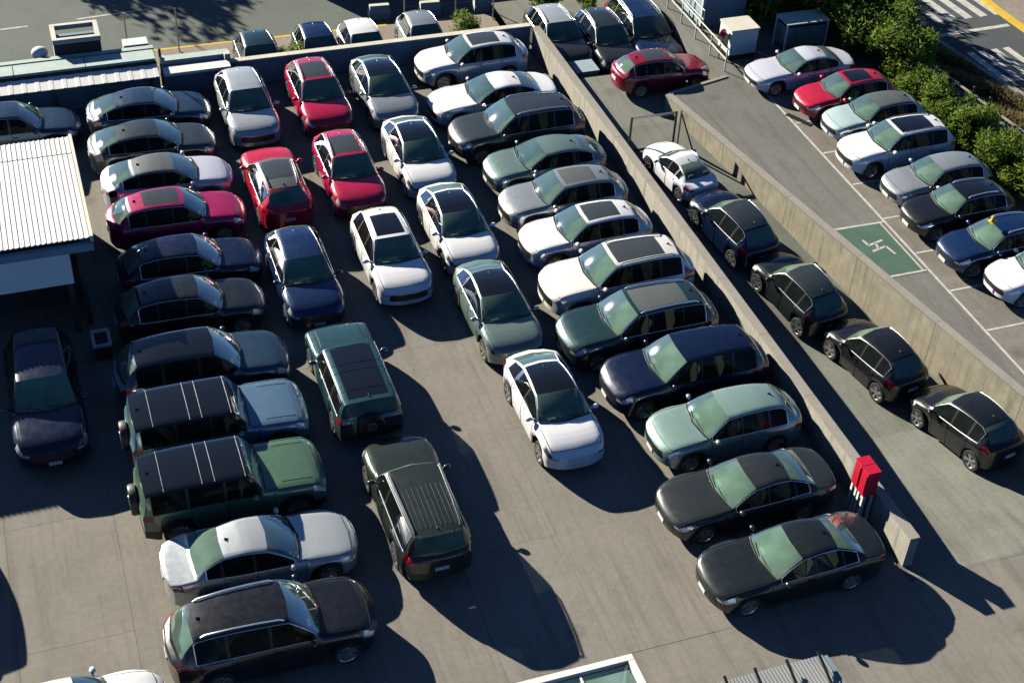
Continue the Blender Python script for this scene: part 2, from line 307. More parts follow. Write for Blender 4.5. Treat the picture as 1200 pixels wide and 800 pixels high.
# ------------------------------------------------------------------ cars
def pch(xs, ys):
    xs = np.array(xs, float); ys = np.array(ys, float); h = np.diff(xs); d = np.diff(ys) / h; m = np.zeros(len(xs))
    for i in range(1, len(xs) - 1):
        if d[i - 1] * d[i] > 0:
            w1 = 2 * h[i] + h[i - 1]; w2 = h[i] + 2 * h[i - 1]; m[i] = (w1 + w2) / (w1 / d[i - 1] + w2 / d[i])
    m[0] = d[0]; m[-1] = d[-1]
    def f(x):
        x = min(max(x, xs[0]), xs[-1]); i = min(int(np.searchsorted(xs, x, 'right') - 1), len(xs) - 2); t = (x - xs[i]) / h[i]
        return float((2 * t**3 - 3 * t**2 + 1) * ys[i] + (t**3 - 2 * t**2 + t) * h[i] * m[i] + (-2 * t**3 + 3 * t**2) * ys[i + 1] + (t**3 - t**2) * h[i] * m[i + 1])
    return f
SPEC = dict(
    suvL=dict(L=4.95, W=1.95, H=1.79, wb=2.98, fo=.88, r=.37, nz=.84, hf=1.02, cw=1.34, cz=1.16, hd=2.10, re=4.32, rz=1.70, tb=4.82, tz=1.17, yr=.65, dlo=4.40, bp=2.62, cp=3.62, sill=.26),
    suvM=dict(L=4.68, W=1.92, H=1.71, wb=2.83, fo=.87, r=.375, nz=.81, hf=.99, cw=1.28, cz=1.12, hd=2.06, re=3.90, rz=1.60, tb=4.53, tz=1.15, yr=.61, dlo=4.05, bp=2.52, cp=3.42, sill=.25),
    cross=dict(L=4.43, W=1.87, H=1.57, wb=2.71, fo=.84, r=.365, nz=.77, hf=.95, cw=1.17, cz=1.08, hd=1.98, re=3.35, rz=1.485, tb=4.26, tz=1.13, yr=.60, dlo=3.82, bp=2.40, cp=3.25, sill=.23),
    sedan=dict(L=4.85, W=1.86, H=1.44, wb=2.90, fo=.88, r=.335, nz=.66, hf=.80, cw=1.47, cz=.95, hd=2.28, re=3.42, rz=1.37, tb=4.22, tz=1.04, yr=.60, dlo=3.92, bp=2.68, cp=3.52, sill=.19),
    compact=dict(L=3.86, W=1.86, H=1.66, wb=2.44, fo=.74, r=.355, nz=.76, hf=.93, cw=.98, cz=1.06, hd=1.64, re=3.12, rz=1.57, tb=3.72, tz=1.12, yr=.60, dlo=3.34, bp=2.08, cp=2.82, sill=.21),
    coupe=dict(L=3.86, W=1.78, H=1.38, wb=2.44, fo=.76, r=.325, nz=.64, hf=.78, cw=1.10, cz=.92, hd=1.72, re=2.55, rz=1.32, tb=3.40, tz=1.00, yr=.57, dlo=3.02, bp=2.10, cp=2.70, sill=.18),
    boxy=dict(L=4.72, W=1.98, H=1.83, wb=3.00, fo=.84, r=.41, nz=.98, hf=1.16, cw=1.58, cz=1.25, hd=1.98, re=4.58, rz=1.78, tb=4.67, tz=1.22, yr=.76, dlo=4.45, bp=2.62, cp=3.55, sill=.34),
    jeep=dict(L=4.80, W=1.94, H=1.78, wb=2.88, fo=.86, r=.38, nz=.90, hf=1.06, cw=1.45, cz=1.16, hd=2.02, re=4.50, rz=1.72, tb=4.70, tz=1.14, yr=.70, dlo=4.40, bp=2.60, cp=3.55, sill=.28))
for _k, _f in dict(suvL=1.10, suvM=1.035, cross=1.07, sedan=1.10, compact=1.0, coupe=1.0, boxy=1.12, jeep=1.09).items():
    SPEC[_k] = {a: b * _f for a, b in SPEC[_k].items()}
SPEC['boxyS'] = {a: b * .93 for a, b in SPEC['boxy'].items()}; SPEC['suvP'] = {a: b * .87 for a, b in SPEC['suvM'].items()}; SPEC['sedanP'] = {a: b * .87 for a, b in SPEC['sedan'].items()}; SPEC['suvLP'] = {a: b * .85 for a, b in SPEC['suvL'].items()}
NJ = 10
def build_type(name, S):
    L, W, H = S['L'], S['W'], S['H']; hw = W / 2; r = S['r']; boxy = name in ('boxy', 'boxyS')
    cw, hd, re, tb = S['cw'], S['hd'], S['re'], S['tb']; mid = (hd + re) / 2
    w1, w2 = S['fo'], S['fo'] + S['wb']; AR = r + .055; HD = .03 if boxy or name == 'jeep' else .06
    ztop = pch([0, .05, .32, cw * .65, cw, hd, mid, re, tb, L - .03, L], [S['nz'], S['nz'] + .05, S['hf'], (S['hf'] + S['cz']) / 2 + .035, S['cz'], H - HD, H, S['rz'], S['tz'], S['tz'] - .03, S['tz'] - .09])
    zt_lin = lambda s: S['cz'] + (H - HD - S['cz']) * ((s - cw) / (hd - cw)) + .045 * math.sin(math.pi * (s - cw) / (hd - cw))
    def zt(s):
        if cw <= s <= hd: return zt_lin(s)
        if re <= s <= tb:
            t = (s - re) / (tb - re); return S['rz'] + (S['tz'] - S['rz']) * t + (.06 if not boxy else .01) * math.sin(math.pi * t)
        return ztop(s)
    zbelt = pch([0, .05, .32, cw, mid, tb, L], [S['nz'] - .05, S['nz'] - .02, S['hf'] - .06, S['cz'] - .07, S['cz'] - .03, S['tz'] - .02, S['tz'] - .13])
    yh = pch([0, .12, .5, 1.1, L * .5, L - 1.0, L - .35, L], [hw * .86, hw * .93, hw * .985, hw, hw, hw, hw * .97, hw * .86] if not boxy else [hw * .93, hw * .97, hw, hw, hw, hw, hw * .99, hw * .95])
    yb = lambda s: yh(s) * (.915 if not boxy else .955)
    def zr(s):
        b = zbelt(s); t = zt(s)
        if s <= cw: return b + .72 * (t - b)
        if s < hd: u = (s - cw) / (hd - cw); a = zbelt(cw) + .72 * (S['cz'] - zbelt(cw)); return a + (H - HD - .055 - a) * u + .035 * math.sin(math.pi * u)
        if s <= re: return t - .055 + .0 * s
        if s < tb: u = (s - re) / (tb - re); a = S['rz'] - .055; e = zbelt(tb) + .01; return a + (e - a) * u + (.05 if not boxy else .0) * math.sin(math.pi * u)
        return b + .3 * max(t - b, .01)
    TP = .02 if boxy else .09
    def yr(s):
        q = S['yr']
        if s <= cw: return yh(s) * (.74 + .08 * max(0, (s - cw + .5) / .5))
        if s < hd: u = (s - cw) / (hd - cw); a = yh(cw) * .82; return a + (q - a) * u
        if s <= re: return q - TP * ((s - hd) / (re - hd)) ** 1.5
        if s < tb: u = (s - re) / (tb - re); return (q - TP) + (yb(tb) - .15 - q + TP) * u
        return yb(s) - .15 - .03 * (s - tb) / (L - tb)
    kw = lambda s: float(np.interp(s, [cw - .95, cw, hd, hd + .5, re - .4, re, tb, L], [0, .17, .07, 0, 0, -.04, -.06 if not boxy else -.02, 0])) * (1 if not boxy else .35)
    rel = lambda a: a
    st = {0, .02, .05, .12, .2, .32, .42, .6, cw * .65, cw - .15, cw, cw + .12, (cw + hd) / 2, hd - .1, hd, hd + .14, mid, S['bp'] - .04, S['bp'] + .04, S['cp'] - .04, S['cp'] + .04,
          S['dlo'], re - .16, re - .5, re, tb, L - .3, L - .12, L - .04, L - .015, L}
    st |= {re + (tb - re) * q for q in (.12, .35, .65, .9)}
    for wx in (w1, w2): st |= {wx + AR * q for q in (-1.0, -.97, -.86, -.6, -.3, 0, .3, .6, .86, .97, 1.0)} | {wx - AR - .012, wx + AR + .012}
    st |= {w1 + AR + .07, w2 - AR * .75}
    st = sorted(s for s in st if 0 <= s <= L); ss = [st[0]]
    for s in st[1:]:
        if s - ss[-1] > .0075: ss.append(s)
    if ss[-1] < L: ss[-1] = L
    def zbot(s):
        for wx in (w1, w2):
            if abs(s - wx) <= AR + .001: return max(S['sill'], r + math.sqrt(max(AR * AR - (s - wx) ** 2, 0)))
        z = S['sill']
        return z + .12 * max(0, 1 - s / .35) + .14 * max(0, 1 - (L - s) / .4)
    def ring(s):
        h = yh(s); b = yb(s); zb = zbot(s); zl = zbelt(s); q = yr(s); zq = zr(s); t = zt(s)
        zc = zb + (zl - zb) * .78; cab = min(max((s - cw) / .3, 0), 1) * min(max((tb - s) / .2, 0), 1)
        pts = [(h * .62, zb if zb > S['sill'] + .2 else zb), (h - .035, zb), (h + .006, zb + (zc - zb) * .5), (h - .004, zc), (b, zl)]
        if cab > 0:
            g1 = (b + (q - b) * .52 + .022, zl + (zq - zl) * .52); g2 = (b + (q - b) * .93 + .012, zl + (zq - zl) * .93)
            h1 = (b * .93, zl + (zq - zl) * .5); h2 = (b + (q - b) * .75, zl + (zq - zl) * .85)
            mixp = lambda a, c: (a[0] * (1 - cab) + c[0] * cab, a[1] * (1 - cab) + c[1] * cab)
            pts += [mixp(h1, g1), mixp(h2, g2)]
        else: pts += [(b * .93, zl + (zq - zl) * .5), (b + (q - b) * .75, zl + (zq - zl) * .85)]
        pts += [(q, zq), (q * .80, zq + (t - zq) * .45), (0, t)]
        return pts
    def sx(s, y, j, q):
        u = min(abs(y) / q, 1) if j >= 7 else 1.0
        h = hw
        e = s + kw(s) * u * u
        e += (.33 if not boxy else .12) * max(0, 1 - s / .8) ** 1.5 * (abs(y) / h) ** 2.6
        e -= (.27 if not boxy else .05) * max(0, 1 - (L - s) / .7) ** 1.5 * (abs(y) / h) ** 2.6
        return L / 2 - e
    V = []; n = 2 * NJ - 1
    for s in ss:
        p = ring(s); q = yr(s)
        V += [(sx(s, p[j][0], j, q), p[j][0], p[j][1]) for j in range(NJ)] + [(sx(s, p[j][0], j, q), -p[j][0], p[j][1]) for j in range(NJ - 2, -1, -1)]
    parts = {}
    def put(part, f): parts.setdefault(part, []).append(f)
    pano0, pano1 = hd + .14, re - .5 if name in ('suvL', 'suvM', 'jeep', 'suvP', 'suvLP') else re - .16
    fd0, rd1 = w1 + AR + .07, w2 - AR * .75
    for i in range(len(ss) - 1):
        sm = (ss[i] + ss[i + 1]) / 2
        for jj in range(n - 1):
            j = min(jj, n - 2 - jj); sd = 'L' if jj < NJ - 1 else 'R'
            f = (i * n + jj, i * n + jj + 1, (i + 1) * n + jj + 1, (i + 1) * n + jj)
            part = 'body'
            if j == 0: part = 'liner'
            elif j >= 7 and cw < sm < hd: part = 'windshield'
            elif j == 8 and pano0 < sm < pano1: part = 'sunroof'
            elif j >= 7 and hd < sm < re: part = 'roof'
            elif j >= 7 and re + (tb - re) * (.12 if name not in ('sedan', 'coupe', 'sedanP') else 0) < sm < tb - (.1 * (tb - re)): part = 'rear_window'
            elif j in (4, 5) and cw + .1 < sm < S['dlo']:
                if abs(sm - S['bp']) < .04 or (abs(sm - S['cp']) < .04): part = 'pillar'
                else: part = 'win%d%s' % (0 if sm < S['bp'] else 1 if sm < S['cp'] else 2, sd)
            elif j == 6 and cw < sm < re: part = 'frame'
            elif 4 <= j <= 8 and .2 < sm < cw: part = 'hood' if j >= 5 else 'body'
            elif j == 3 and .02 < sm < .40: part = 'headlight' + sd
            elif name in ('suvL', 'jeep') and j in (3, 4) and sm > re + (tb - re) * .35: part = 'taillight' + sd
            elif j in (3,) and sm > L - .30: part = 'taillight' + sd
            elif j in (1, 2, 3) and fd0 < sm < S['bp']: part = 'door0' + sd
            elif j in (1, 2, 3) and S['bp'] < sm < rd1: part = 'door1' + sd
            elif boxy and j == 1: part = 'cladding'
            put(part, f)
        put('liner', (i * n, (i + 1) * n, (i + 1) * n + n - 1, i * n + n - 1))
    # end caps as a grid of columns
    cols = [1, .78, .55, .25, -.25, -.55, -.78, -1]
    for end, s in (('f', 0), ('r', L)):
        p = ring(s); q = yr(s); base = len(V); sg = 1 if end == 'f' else -1
        for j in range(NJ):
            for c in cols:
                y = p[j][0] * c; V.append((sx(s, y, 0, q) + sg * (.012 * (1 - c * c)) , y, p[j][1] if j < 4 else p[j][1]))
        nc = len(cols)
        for j in range(1, NJ - 1):
            for c in range(nc - 1):
                f = (base + j * nc + c, base + (j + 1) * nc + c, base + (j + 1) * nc + c + 1, base + j * nc + c + 1)
                if end == 'r': f = f[::-1]
                outer = c in (0, nc - 2); inner = 2 <= c <= nc - 4
                if end == 'f':
                    part = ('headlight' + ('L' if c == 0 else 'R')) if (j == 3 and outer) else 'grille' if (j in (2, 3) and 1 <= c <= nc - 3) else 'bumper_trim' if (j == 1) else 'body'
                else:
                    part = ('taillight' + ('L' if c == 0 else 'R')) if (j in (3,) and c in (0, nc - 2)) else 'bumper_trim' if j == 1 else 'body'
                put(part, f)
    if boxy and 'frame' in parts: pass
    # smooth normals shared by neighbouring panels, so that seams do not show as facets
    grp = lambda pn: 'roof' if pn in ('roof', 'sunroof', 'frame') else pn if pn in ('windshield', 'rear_window', 'pillar', 'liner') else 'win' + pn[-1] if pn.startswith('win') else 'shell'
    allv = np.array(V); GN = {}
    for pn, fc in parts.items():
        N = GN.setdefault(grp(pn), np.zeros((len(V), 3)))
        for f in fc:
            q = np.cross(allv[f[2]] - allv[f[0]], allv[f[3]] - allv[f[1]])
            for k in f: N[k] += q
    def sub(fs, nm, pn):
        ids = sorted({k for f in fs for k in f}); mp = {k: a for a, k in enumerate(ids)}
        me = mesh(nm, [V[k] for k in ids], [tuple(mp[k] for k in f) for f in fs], 180)
        N = GN[grp(pn)][ids]; N /= np.maximum(np.linalg.norm(N, axis=1, keepdims=True), 1e-9)
        me.normals_split_custom_set_from_vertices([tuple(v) for v in N])
        return me
    fs = parts.get('body', [])
    out = []                                      # (object name, mesh, material role, location, sub-part list)
    role = dict(body='paint', hood='paint', roof='roof', sunroof='sunroof', windshield='windshield', rear_window='rear_glass', frame='frame', pillar='trim', liner='liner', grille='grille', bumper_trim='bumper', cladding='trim')
    nmz = dict(body='body', hood='hood', roof='roof', sunroof='sunroof', windshield='windshield', rear_window='rear_window', frame='roof_frame', pillar='pillar', liner='underbody', grille='grille', bumper_trim='bumper', cladding='cladding')
    def comps(fc):
        par = {}
        def fd(a):
            while par.setdefault(a, a) != a: a = par[a]
            return a
        for f in fc:
            for k in f[1:]: par[fd(k)] = fd(f[0])
        gr = {}
        for f in fc: gr.setdefault(fd(f[0]), []).append(f)
        return list(gr.values())
    pieces = []
    for pn, fc in parts.items():
        pieces += [(pn, q) for q in (comps(fc) if pn in ('pillar', 'bumper_trim', 'frame', 'cladding', 'body', 'roof', 'hood') else [fc])]
    for pn, fc in pieces:
        me = sub(fc, name + '_' + pn, pn)
        if pn in role: out.append((nmz[pn], me, role[pn], (0, 0, 0), []))
        elif pn.startswith('win'): out.append(('side_window', me, 'side_glass', (0, 0, 0), []))
        elif pn.startswith('headlight'): out.append(('headlight', me, 'lens', (0, 0, 0), []))
        elif pn.startswith('taillight'): out.append(('taillight', me, 'tail', (0, 0, 0), []))
        elif pn.startswith('door'):
            sgn = 1 if pn[-1] == 'L' else -1; s1 = S['bp'] - .14 if pn[4] == '0' else rd1 - .1
            s1 = S['bp'] - .16 if pn[4] == '0' else S['cp'] - .10
            zz = zbot(2.4) + (zbelt(s1) - zbot(2.4)) * .86; yy = (yh(s1) - .01) * sgn; x1 = L / 2 - s1
            hm = MB().box(x1 - .09, yy - .012, zz - .014, x1 + .09, yy + .022, zz + .014).mesh('handle')
            out.append(('door', me, 'paint', (0, 0, 0), [('handle', hm, 'handle', (0, 0, 0))]))
    # window surround: thin bright strip along the belt and over the glass
    for sgn in (1, -1):
        vs = []; fc = []; loop = [s for s in ss if cw + .1 <= s <= S['dlo']]
        def pt(s, j, o):
            p = ring(s); return Vector((sx(s, p[j][0], j, yr(s)), (p[j][0] + o) * sgn, p[j][1]))
        path = [pt(s, 4, .010) for s in loop] + [pt(loop[-1], 5, .012)] + [pt(s, 6, .012) for s in reversed(loop)]
        tb_ = MB().tube(path + [path[0]], .011, 4)
        out.append(('window_trim', tb_.mesh('window_trim', 40), 'window_trim', (0, 0, 0), []))
        # roof rails
        rr = [hd + .18 + (re - hd - .35) * q for q in (0, .06, .3, .6, .94, 1)]
        path = []
        for a, s in enumerate(rr):
            p = ring(s); path.append(Vector((L / 2 - s, (p[7][0] - .03) * sgn, p[7][1] + (.012 if a in (0, 5) else .065))))
        out.append(('roof_rail', MB().tube(path, .022, 6).mesh('roof_rail', 40), 'rail', (0, 0, 0), []))
        # mirrors
        s = cw + .32; p = ring(s); y = p[4][0] * sgn; z = p[4][1] + .08; x = L / 2 - s - .05
        m = MB().ell((x, y + .17 * sgn, z), (.085, .12, .075), 10, 6).bar((x, y - .02 * sgn, z - .06), (x, y + .1 * sgn, z - .02), .05)
        out.append(('wing_mirror', m.mesh('wing_mirror', 50), 'mirror', (0, 0, 0), []))
    # shut lines of doors and hood, cowl strip, wipers
    def spt(s, j, sgn, o=.0015):
        p = ring(s); return Vector((sx(s, p[j][0], j, yr(s)), (p[j][0] + (o if j < 5 else 0)) * sgn, p[j][1] + (o if j >= 4 else 0)))
    for sgn in (1, -1):
        for s in (fd0, S['bp'], min(rd1, S['cp'] + .1)):
            s = min(ss, key=lambda q: abs(q - s)); out.append(('shut_line', MB().tube([spt(s, j, sgn) for j in (1, 2, 3, 4)], .009, 4).mesh('shut_line'), 'liner', (0, 0, 0), []))
        out.append(('shut_line', MB().tube([spt(s, 5, sgn, .002) for s in ss if .2 <= s <= cw], .009, 4).mesh('shut_line'), 'liner', (0, 0, 0), []))
    sh_ = min(ss, key=lambda q: abs(q - .2))
    out.append(('shut_line', MB().tube([spt(sh_, j, 1) for j in (5, 6, 7, 8, 9)] + [spt(sh_, j, -1) for j in (8, 7, 6, 5)], .009, 4).mesh('shut_line'), 'liner', (0, 0, 0), []))
    cl = [spt(cw, j, 1, .006) for j in (7, 8)] + [spt(cw, 9, 1, .006)] + [spt(cw, j, -1, .006) for j in (8, 7)]
    out.append(('cowl', MB().tube([a.lerp(b, q) for a, b in zip(cl, cl[1:]) for q in (0, .5)] + [cl[-1]], .028, 6).mesh('cowl', 60), 'trim', (0, 0, 0), []))
    for y0, y1 in ((.50, -.02), (-.08, -.55)):
        def wp(y, s): q = yr(s); u = abs(y) / q; p = ring(s); z = p[9][1] + (p[7][1] - p[9][1]) * u * u; return Vector((sx(s, y, 9, q), y, z + .018))
        out.append(('wiper', MB().tube([wp(y0, cw + .06), wp((y0 + y1) / 2, cw + .075), wp(y1, cw + .10)], .010, 4).mesh('wiper'), 'liner', (0, 0, 0), []))
    # plates, antenna, interior
    pf = ring(0)[3][1] - .06 if True else .5; zf = (ring(0)[1][1] + ring(0)[2][1]) / 2 + .03
    out.append(('licence_plate', MB().box(L / 2 + .012, -.19, zf - .06, L / 2 + .03, .19, zf + .06).mesh('plate'), 'plate', (0, 0, 0), []))
    zrp = (ring(L)[2][1] + ring(L)[3][1]) / 2
    out.append(('licence_plate', MB().box(-L / 2 - .03, -.2, zrp - .06, -L / 2 - .012, .2, zrp + .06).mesh('plate'), 'plate', (0, 0, 0), []))
    sa = re - .22; za = zt(sa)
    out.append(('antenna', MB().add([(L / 2 - sa + .09, 0, za - .01), (L / 2 - sa - .07, .03, za - .01), (L / 2 - sa - .07, -.03, za - .01), (L / 2 - sa - .06, 0, za + .06)], [(0, 1, 3), (1, 2, 3), (2, 0, 3)]).mesh('antenna'), 'trim', (0, 0, 0), []))
    xc = L / 2 - cw
    d = MB().add([(xc - .12, .62, .98 * S['cz'] - .09), (xc - .12, -.62, .98 * S['cz'] - .09), (xc - .62, -.66, S['cz'] - .15), (xc - .62, .66, S['cz'] - .15), (xc - .70, -.66, S['cz'] - .42), (xc - .70, .66, S['cz'] - .42)],
                 [(0, 3, 2, 1), (3, 5, 4, 2)])
    out.append(('dashboard', d.mesh('dashboard'), 'interior', (0, 0, 0), [('papers', MB().box(xc - .38, -.48, S['cz'] - .115, xc - .28, -.22, S['cz'] - .105).mesh('papers'), 'paper', (0, 0, 0))]))
    def seat(x, y, wd):
        b = MB().box(x - .25, y - wd, .36, x + .28, y + wd, .56); t = S['cz'] + .08
        b.add([(x - .25, y - wd, .5), (x - .12, y - wd, .5), (x - .12, y + wd, .5), (x - .25, y + wd, .5), (x - .42, y - wd * .9, t), (x - .31, y - wd * .9, t), (x - .31, y + wd * .9, t), (x - .42, y + wd * .9, t)],
              [(3, 2, 1, 0), (4, 5, 6, 7), (0, 1, 5, 4), (1, 2, 6, 5), (2, 3, 7, 6), (3, 0, 4, 7)])
        for hy in ((y,) if wd < .4 else (y - .38, y + .38)): b.box(x - .45, hy - .11, t + .03, x - .36, hy + .11, min(t + .19, H - .1))
        return b
    stw = MB().tube([(.0, .18 * math.cos(a), .18 * math.sin(a)) for a in np.linspace(0, 2 * math.pi, 15)], .016, 5); stw.bar((0, -.17, 0), (0, .17, 0), .03)
    out.append(('steering_wheel', stw.mesh('steering_wheel', 60), 'interior', (xc - .78, .36, S['cz'] - .2), [], 'steer'))
    xs_ = L / 2 - S['bp'] + .2
    for y in (.36, -.36): out.append(('seat', seat(xs_, y, .24).mesh('seat'), 'seat', (0, 0, 0), []))
    out.append(('seat', seat(xs_ - .88, 0, .62).mesh('rear_seat'), 'seat', (0, 0, 0), []))
    # wheels
    tw = .115
    ty = MB().lathe([(r * .70, -tw), (r * .93, -tw), (r * .985, -tw * .75), (r, -tw * .35), (r, tw * .35), (r * .985, tw * .75), (r * .93, tw), (r * .70, tw), (r * .66, tw * .5), (r * .66, -tw)], 26).mesh('tyre', 40)
    rim = MB().lathe([(.012, tw * .25), (r * .66, tw * .25), (r * .66, tw * .9), (r * .70, tw * 1.0), (r * .71, tw * .9)], 24)
    for k in range(5):
        a = 2 * math.pi * k / 5
        for da in (-.13, .13):
            rim.bar((r * .10 * math.cos(a), tw * .72, r * .10 * math.sin(a)), (r * .68 * math.cos(a + da), tw * .88, r * .68 * math.sin(a + da)), r * .12, .03, up=(0, 1, 0))
    rim.lathe([(.001, tw * .92), (r * .15, tw * .88), (r * .16, tw * .6)], 12)
    rim = rim.mesh('rim', 40)
    for wx in (w1, w2):
        for sgn in (1, -1): out.append(('wheel', ty, 'tyre', (L / 2 - wx, sgn * (hw - tw - .015), r), [('rim', rim, 'rim', (0, 0, 0))], sgn))
    # body style extras
    if boxy:
        out.append(('spare_wheel', MB().lathe([(.01, .12), (r * .5, .12), (r * .93, .11), (r, .05), (r, -.08), (r * .9, -.1)], 26).mesh('spare', 40), 'trim', (-L / 2 - .10, .05, 1.05), [('hub', MB().lathe([(.01, .135), (.16, .128), (.17, .11)], 16).mesh('hub', 40), 'rim', (0, 0, 0))], 'spare'))
        for s in (hd + .1, hd + .95, hd + 1.3, re - .55):
            p = ring(s); q = [(L / 2 - s, y, p[7][1] + (p[9][1] - p[7][1]) * (1 - (y / p[7][0]) ** 2) + .004) for y in (-p[7][0], -p[7][0] * .5, 0, p[7][0] * .5, p[7][0])]
            out.append(('roof_seam', MB().tube(q, .010, 4).mesh('roof_seam'), 'seam', (0, 0, 0), []))
        for sgn in (1, -1):
            for s0, s1, yy in ((.42, 1.3, .70),):
                q = [(L / 2 - t, sgn * yy * hw, zt(t) - (zt(t) - zr(t)) * min(1, (yy * hw / yr(t)) ** 2) + .004) for t in np.linspace(s0, s1, 5)]
                out.append(('hood_vent', MB().add([(p[0], p[1] + d * .035, p[2] + (.004 if d * sgn < 0 else -.012)) for p in q for d in (-1, 1)], [(2 * i, 2 * i + 1, 2 * i + 3, 2 * i + 2) if sgn > 0 else (2 * i + 2, 2 * i + 3, 2 * i + 1, 2 * i) for i in range(4)]).mesh('hood_vent'), 'hood_vent', (0, 0, 0), []))
    if name == 'jeep':
        for a in range(9):
            y = -.56 + a * .14; q = [(L / 2 - s, y, zr(s) + (zt(s) - zr(s)) * (1 - min(1, abs(y) / yr(s)) ** 2) + .006) for s in np.linspace(hd + .9, re - .25, 5)]
            out.append(('roof_rib', MB().tube(q, .011, 4).mesh('roof_rib'), 'rib', (0, 0, 0), []))
    return out
TYPES = {k: build_type(k, v) for k, v in SPEC.items()}

def car(kind, x, y, z, hdg, col, label, group, roof='paint', sun='paint', rails=None, chrome='chrome', rim='rim', pitch=0, cat='car', name=None, frame=None, hood=None, seat='interior', roll=0, nose=None):
    nm = name or {'suvL': 'parked_suv', 'suvM': 'parked_suv', 'cross': 'parked_crossover', 'sedan': 'parked_sedan', 'compact': 'parked_hatchback', 'coupe': 'parked_coupe', 'suvP': 'parked_suv', 'sedanP': 'parked_sedan', 'suvLP': 'parked_suv', 'boxy': 'parked_off_roader', 'boxyS': 'parked_off_roader', 'jeep': 'parked_suv'}[kind]
    root = thing(nm, label, cat, (x, y, z), 0, group); root.rotation_euler = Euler((R(roll), R(pitch), R(hdg)), 'XYZ')
    pm = P[col]; rs = {'paint': pm, 'black': MAT['roof_black'], 'glass': MAT['roof_glass'], 'grey': MAT['roof_grey']}
    role = {'paint': pm, 'roof': rs[roof] if roof in rs else P[roof], 'sunroof': rs[sun if sun != 'paint' else roof] if (sun != 'paint' or roof in rs) else P[roof], 'frame': P[frame] if frame else pm, 'handle': pm, 'mirror': pm if col not in ('navy',) else pm, 'window_trim': MAT[chrome],
            'rail': MAT[rails] if rails else None, 'lens': MAT['lens'] if not nose else MAT['lens_dark'], 'grille': MAT['trim'] if not nose else pm, 'bumper': MAT['trim'] if kind in ('boxy', 'boxyS', 'jeep') else pm, 'rim': MAT[rim], 'seat': MAT[seat],
            'seam': MAT['steel'], 'rib': P['grey'], 'hood_vent': MAT['trim']}
    for it in TYPES[kind]:
        n, me, ro, loc, subs = it[:5]; fl = it[5] if len(it) > 5 else None
        m = role[ro] if ro in role else MAT[ro]
        if m is None: continue
        o = link(n, me, m, root, loc)
        if fl == -1: o.rotation_euler = (0, 0, math.pi)
        if fl == 'steer': o.rotation_euler = (0, R(-25), 0)
        if fl == 'spare': o.rotation_euler = (0, 0, R(90))
        for n2, me2, ro2, l2 in subs:
            link(n2, me2, role[ro2] if ro2 in role else MAT[ro2], o, l2)
    return root

GR = 'cars along the long wall with noses to the left'; GM = 'cars queued in the middle columns'; GL = 'cars in the left row with noses to the right'
GW = 'dark cars in the ramp lane'; GP = 'cars in the stalls of the upper deck'; GT = 'cars beyond the far end of the ramp'; GO = 'cars outside behind the back wall'
X = car
# right row, middle columns, left row, upper deck, outside
X('suvM', 17.79, 52.63, 0, 180, 'white', 'white SUV with grey glass roof, farthest in the row along the long wall', GR, sun='glass')
X('sedan', 17.66, 49.47, 0, 180, 'white', 'white sedan with plain white roof beside the dark grey SUV with chrome rails', GR)
X('suvL', 17.78, 46.73, 0, 180, 'midgrey', 'large dark grey SUV with thin chrome roof rails beside the white sedan', GR, rails='chrome')
X('cross', 18.01, 44.12, 0, 180, 'sage', 'greenish grey rounded crossover between two SUVs along the long wall', GR)
X('suvM', 17.87, 41.71, 0, 180, 'silver', 'silver SUV with grey roof panel and pale header strip along the long wall', GR, sun='grey')
X('suvM', 17.83, 39.32, 0, 180, 'white', 'white SUV with long grey glass roof next to the silver one', GR, sun='glass')
X('suvL', 17.89, 36.54, 0, 180, 'pearl', 'large pearl white SUV with roof rails and grey glass roof', GR, sun='glass', rails='steel')
X('suvL', 17.55, 33.91, 0, 180, 'teal', 'large dark teal SUV with bright roof rails along the long wall', GR, sun='grey', rails='chrome', seat='interior_tan')
X('suvL', 18.11, 31.32, 0, 180, 'navy', 'large navy blue SUV with plain roof along the long wall', GR, chrome='trim', seat='interior_tan')
X('suvM', 18.26, 28.68, 0, 180, 'mintsilver', 'pale sage silver SUV with plain roof, third from the near end of the wall', GR)
X('sedan', 17.68, 25.93, 0, 180, 'grey', 'dark grey sedan beside the red cabinets, second from the wall end', GR)
X('sedan', 17.70, 23.13, 0, 180, 'charcoal', 'charcoal sedan nearest the end of the long wall', GR, seat='interior_tan')
X('suvM', 7.89, 51.21, 0, -90, 'lightsilver', 'pale silver SUV facing the camera at the back, left of the red one', GM)
X('suvM', 7.86, 45.40, 0, 90, 'red', 'red SUV with grey roof facing away, its plate visible', GM, roof='grey', sun='glass', rails='chrome')
X('suvM', 7.59, 39.66, 0, -90, 'blue', 'deep blue SUV facing the camera just beyond the teal off-roader', GM)
X('boxyS', 7.85, 33.95, 0, 90, 'tealbright', 'teal boxy off-roader with spare wheel on its tail, facing away', GM, sun='black', cat='off-roader')
X('jeep', 8.25, 28.16, 0, 90, 'olive', 'dark green SUV with ribbed roof facing away, nearest in the middle', GM, rails='steel')
X('suvM', 10.83, 51.29, 0, -90, 'crimson', 'bright red SUV with dark sunroof parked against the back wall', GM, sun='glass', rails='chrome')
X('suvM', 10.64, 45.48, 0, -90, 'crimson', 'bright red SUV with dark sunroof, second car out from the back wall', GM, sun='glass', rails='chrome')
X('suvM', 10.77, 40.01, 0, -90, 'white', 'white SUV with square dark sunroof and white roof frame facing the camera', GM, sun='black')
X('cross', 13.51, 51.04, 0, -90, 'silver', 'silver crossover with black roof against the back wall', GM, roof='black')
X('cross', 13.50, 45.92, 0, -90, 'white', 'white crossover with black roof directly in front of the silver black-roofed one', GM, roof='black', nose='paint')
